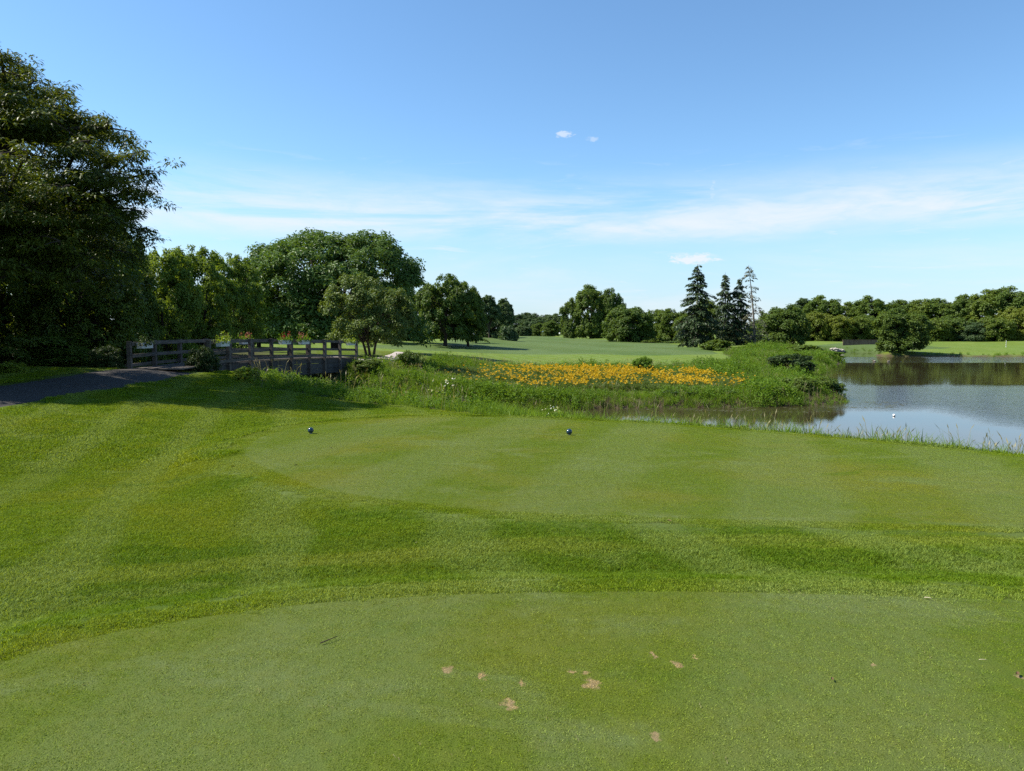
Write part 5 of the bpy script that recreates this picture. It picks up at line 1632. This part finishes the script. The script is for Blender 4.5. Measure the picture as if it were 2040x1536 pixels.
twig(638, 1281, 672, 1270, 0, M['twig'], 'thin dark twig lying on the near tee', .0035)
twig(1842, 1190, 1856, 1194, 0, M['straw'], 'short pale straw stick on the near tee, right side', .0028, 'straw_stick')
twig(1950, 1314, 1966, 1317, 0, M['straw'], 'thin pale stalk near the right edge of the near tee', .0014, 'straw_stick')


def fallen_leaf(u, v, z, s, label, seed, mat='brownleaf'):
    x, y = on_ground(u, v, z)
    r = np.random.default_rng(seed)
    n = 9; th = np.linspace(0, 2 * pi, n, endpoint=False)
    rad = s * (1 + .25 * np.cos(2 * th) + r.normal(0, .08, n))
    v_ = np.column_stack([rad * np.cos(th), rad * np.sin(th) * .6, .25 * s + .35 * rad * np.abs(np.sin(th)) + r.normal(0, .05 * s, n)])
    v_ = np.vstack([v_, [[0, 0, .1 * s]], [[s * 1.9, .05 * s, .3 * s]]])
    t = [[i, (i + 1) % n, n] for i in range(n)] + [[0, n, n + 1]]
    o = link('fallen_leaf', np_mesh('fallen_leaf', v_, [t], [M[mat]]))
    o.location = (x, y, H(x, y) + .014); o.rotation_euler = (0, 0, r.uniform(0, 6))
    o['label'] = label; o['category'] = 'leaf'


fallen_leaf(1658, 1353, 0, .012, 'small brown curled leaf on the near tee, lower right', 1)
fallen_leaf(1333, 1044, -.35, .022, 'dark leaf at the near edge of the front tee', 2)
fallen_leaf(590, 929, -.35, .025, 'dark leaf at the left part of the front tee', 3)
fallen_leaf(660, 893, -.35, .020, 'tiny dark leaf on the front tee near the left marker', 4)
fallen_leaf(2027, 1343, 0, .016, 'brown leaf at the right edge of the near tee', 5)
fallen_leaf(830, 1101, -.45, .014, 'pale tan leaf in the rough between the tees', 6, 'straw')


def buoy(u, v):
    x, y = on_ground(u, v, WATER_Z)
    root = thing('float_ball', (x, y, WATER_Z), 'small white float on the pond', 'float')
    g = Geo(); th = np.linspace(-pi / 2, pi / 2, 13)
    g.lathe(np.column_stack([np.cos(th) * .068, np.sin(th) * .068]), 20, (0, 0, .05))
    link('ball', g.mesh('ball', [M['white']], True), root)
    g = Geo(); g.lathe([(.016, .113), (.016, .128), (.0, .130)], 10)
    link('cap', g.mesh('cap', [M['black']], True), root)
    g = Geo(); g.lathe([(.0575, .0), (.0610, .008), (.0615, .016)], 20)
    link('band', g.mesh('band', [M['black']], True), root)


buoy(1781, 829)


def duck(u, v, label, rz):
    x, y = on_ground(u, v, WATER_Z)
    root = thing('duck', (x, y, WATER_Z), label, 'duck', 'ducks on the pond', rz)
    g = Geo()
    s = np.linspace(0, 1, 9); prof = np.array([.01, .07, .105, .12, .12, .11, .085, .05, .012])
    g.tube(np.column_stack([s * .46 - .23, np.zeros(9), .06 + .05 * (s - .4) ** 2 * 2 + np.where(s < .15, .03, 0)]), prof, 10)
    g.tube(bez((.15, 0, .08), (.24, 0, .15), (.22, 0, .25), 5), [.07, .055, .045, .045, .05], 8)
    g.tube([(.19, 0, .265), (.22, 0, .275), (.26, 0, .272), (.285, 0, .265)], [.03, .055, .048, .02], 8)
    link('body', g.mesh('body', [M['duck']], True), root)
    g = Geo(); g.tube([(.28, 0, .262), (.32, 0, .255), (.345, 0, .252)], [.018, .014, .004], 6)
    link('bill', g.mesh('bill', [M['seed']], True), root)
    g = Geo()
    for sy in (-1, 1):
        g.tube([(.08, sy * .085, .12), (-.02, sy * .10, .13), (-.14, sy * .07, .12), (-.22, sy * .02, .11)], [.02, .04, .032, .006], 6)
    link('wings', g.mesh('wings', [M['duck_pale']], True), root)


duck(1742, 720.5, 'small brown duck on the pond, the left one of the pair', 2.6)
duck(1770, 721.0, 'small brown duck swimming straight below the lone waterside tree', .4)


def striped_pole():
    Y = 150; X, _, _, t = ray_at(2004, 694, Y); z = H(X, Y)
    root = thing('marker_pole', (X, Y, z), 'black and white striped yardage pole on the far lawn', 'pole')
    n = 7; hh = (694 - 681) / F * t / n
    for k in range(n):
        g = Geo(); g.lathe([(.0, k * hh), (.055, k * hh), (.055, k * hh + hh - .004), (0, k * hh + hh - .004)], 10)
        link('band', g.mesh('band', [M['white'] if k % 2 == 0 else M['black']]), root)


striped_pole()


def flag(u, vt, Y, label, rz):
    X, _, Z, t = ray_at(u, vt, Y); z = H(X, Y)
    root = thing('golf_flag', (X, Y, z), label, 'flag', None, rz)
    h = max(2.1, Z - z)
    g = Geo(); g.lathe([(.012, -.1), (.012, h), (0, h + .01)], 8); link('stick', g.mesh('stick', [M['white']]), root)
    g = Geo()
    xs = np.linspace(0, .55, 7)
    v = [(x, .03 * sin(x * 11), h - .02 - .06 * x - zz) for zz in (0, .38) for x in xs]
    q = [[k, k + 1, k + 8, k + 7] for k in range(6)]
    g.add(v, q=q)
    link('cloth', g.mesh('cloth', [M['white']]), root)


flag(1116, 664, 262, 'white flag on a thin stick at the far green', 2.6)
flag(1080, 668, 280, 'second tiny pale flag at the far green, left one', .3)


def golf_cart(u, v, Y):
    X, _, _, t = ray_at(u, v, Y); z = H(X, Y)
    root = thing('golf_cart', (X, Y, z), 'dark golf cart parked under the low pine at the fairway edge', 'golf cart', None, -2.0)
    g = Geo()
    g.box((0, 0, .42), (2.1, 1.1, .26)); g.box((.85, 0, .68), (.40, 1.08, .32), taper=.8); g.box((-.55, 0, .68), (.75, 1.06, .28), taper=.95)
    link('body', g.mesh('body', [M['cart']]), root)
    g = Geo(); g.box((-.35, 0, .86), (.55, 1.0, .12)); g.box((-.62, 0, 1.12), (.12, 1.0, .42), ry=.15)
    link('seat', g.mesh('seat', [M['planter']]), root)
    g = Geo(); g.box((-.05, 0, 1.86), (1.85, 1.16, .07), taper=.94)
    link('roof', g.mesh('roof', [M['cart']]), root)
    for sx, sy in ((.72, .5), (.72, -.5), (-.85, .5), (-.85, -.5)):
        g = Geo(); g.tube([(sx, sy, .8), (sx * .92, sy, 1.84)], .022, 6); link('pillar', g.mesh('pillar', [M['black']]), root)
    g = Geo(); g.box((.74, 0, 1.35), (.015, 1.0, .85), ry=-.1); link('windscreen', g.mesh('windscreen', [M['metal']]), root)
    for sx, sy in ((.72, .5), (.72, -.5), (-.68, .5), (-.68, -.5)):
        g = Geo(); g.tube([(sx, sy - .09, .23), (sx, sy - .085, .23), (sx, sy + .085, .23), (sx, sy + .09, .23)], [.12, .23, .23, .12], 14)
        w = link('wheel', g.mesh('wheel', [M['black']], True), root)
    g = Geo(); th = np.linspace(0, 2 * pi, 14); g.tube(np.column_stack([.42 + .06 * np.cos(th), .25 + .17 * np.sin(th), 1.05 + .12 * np.cos(th)]), .015, 5)
    link('steering_wheel', g.mesh('steering_wheel', [M['black']]), root)


golf_cart(948, 676, 186)


def bulkhead():
    a = ray_at(1668, 693, 155); b = ray_at(1762, 693, 155)
    x0, x1 = a[0] - 0, b[0]
    y0 = 152.5
    root = thing('timber_wall', ((x0 + x1) / 2, y0, H((x0 + x1) / 2, y0)), 'low brown timber retaining wall left of the lone waterside tree', 'wall')
    n = int((x1 - x0) / .30); r = np.random.default_rng(6)
    meshes = []
    for k in range(4):
        g = Geo(); g.box((0, 0, 0), (.285, .12, 1.1)); meshes.append(g.mesh('plank', [M['bulkhead']]))
    z0 = root.location[2]
    for k in range(n):
        o = link('plank', meshes[k % 4], root)
        o.location = (x0 + (k + .5) * .30 - root.location[0], r.uniform(-.012, .012), .38 + r.uniform(-.02, .02))
    g = Geo(); g.box((0, 0, .96), (x1 - x0 + .1, .2, .09)); link('cap_board', g.mesh('cap_board', [M['bulkhead']]), root)


bulkhead()


def rocks():
    r = np.random.default_rng(12)
    desc = ('left boulder of the rock pile at the water inlet', 'tallest boulder of the rock pile', 'middle flat boulder of the rock pile', 'right boulder of the rock pile by the water', 'small stone at the right end of the rock pile')
    for k, (u, v, s) in enumerate(((1658, 697, .55), (1664, 695, .75), (1671, 699, .6), (1676, 700, .6), (1681, 701, .35))):
        X, Y, Z, t = ray_at(u, v, 147.5)
        d = sphere_dirs(r, 1)[0]
        n, m = 9, 7
        th = np.linspace(0, 2 * pi, n, endpoint=False); ph = np.linspace(-1.4, 1.4, m)
        bump = r.uniform(.75, 1.2, (m, n))
        v_ = np.stack([np.cos(ph)[:, None] * np.cos(th) * bump * s, np.cos(ph)[:, None] * np.sin(th) * bump * s * .8, np.broadcast_to(np.sin(ph)[:, None], (m, n)) * bump * s * .62], -1).reshape(-1, 3)
        i = np.arange(m - 1)[:, None] * n; j = np.arange(n)[None, :]; j2 = (j + 1) % n
        q = np.stack([i + j, i + j2, i + n + j2, i + n + j], -1).reshape(-1, 4)
        o = link('boulder', np_mesh('boulder', v_, [q, [[(m - 1) * n + x, (m - 1) * n + x + 1, (m - 1) * n] for x in range(1, n - 1)]], [M['rock']]))
        o.location = (X, Y, max(H(X, Y), WATER_Z) + .2 * s); o['label'] = desc[k]; o['category'] = 'rock'; o['group'] = 'rock pile at the inlet'


rocks()


def dark_post(u, v, Y, label):
    X, _, _, _ = ray_at(u, v, Y); z = H(X, Y)
    root = thing('marker_post', (X, Y, z), label, 'marker')
    g = Geo(); g.lathe([(.07, -.05), (.075, .16), (.06, .22), (0, .24)], 10); link('post', g.mesh('post', [M['black']], True), root)
    g = Geo(); g.lathe([(.075, .10), (.079, .115), (.075, .13)], 10); link('band', g.mesh('band', [M['metal']], True), root)


dark_post(1066, 720, 70.5, 'small dark marker stub at the front of the fairway, left of the other')
dark_post(1229, 720, 70.5, 'small dark marker stub on the fairway front, behind the yellow daylilies')
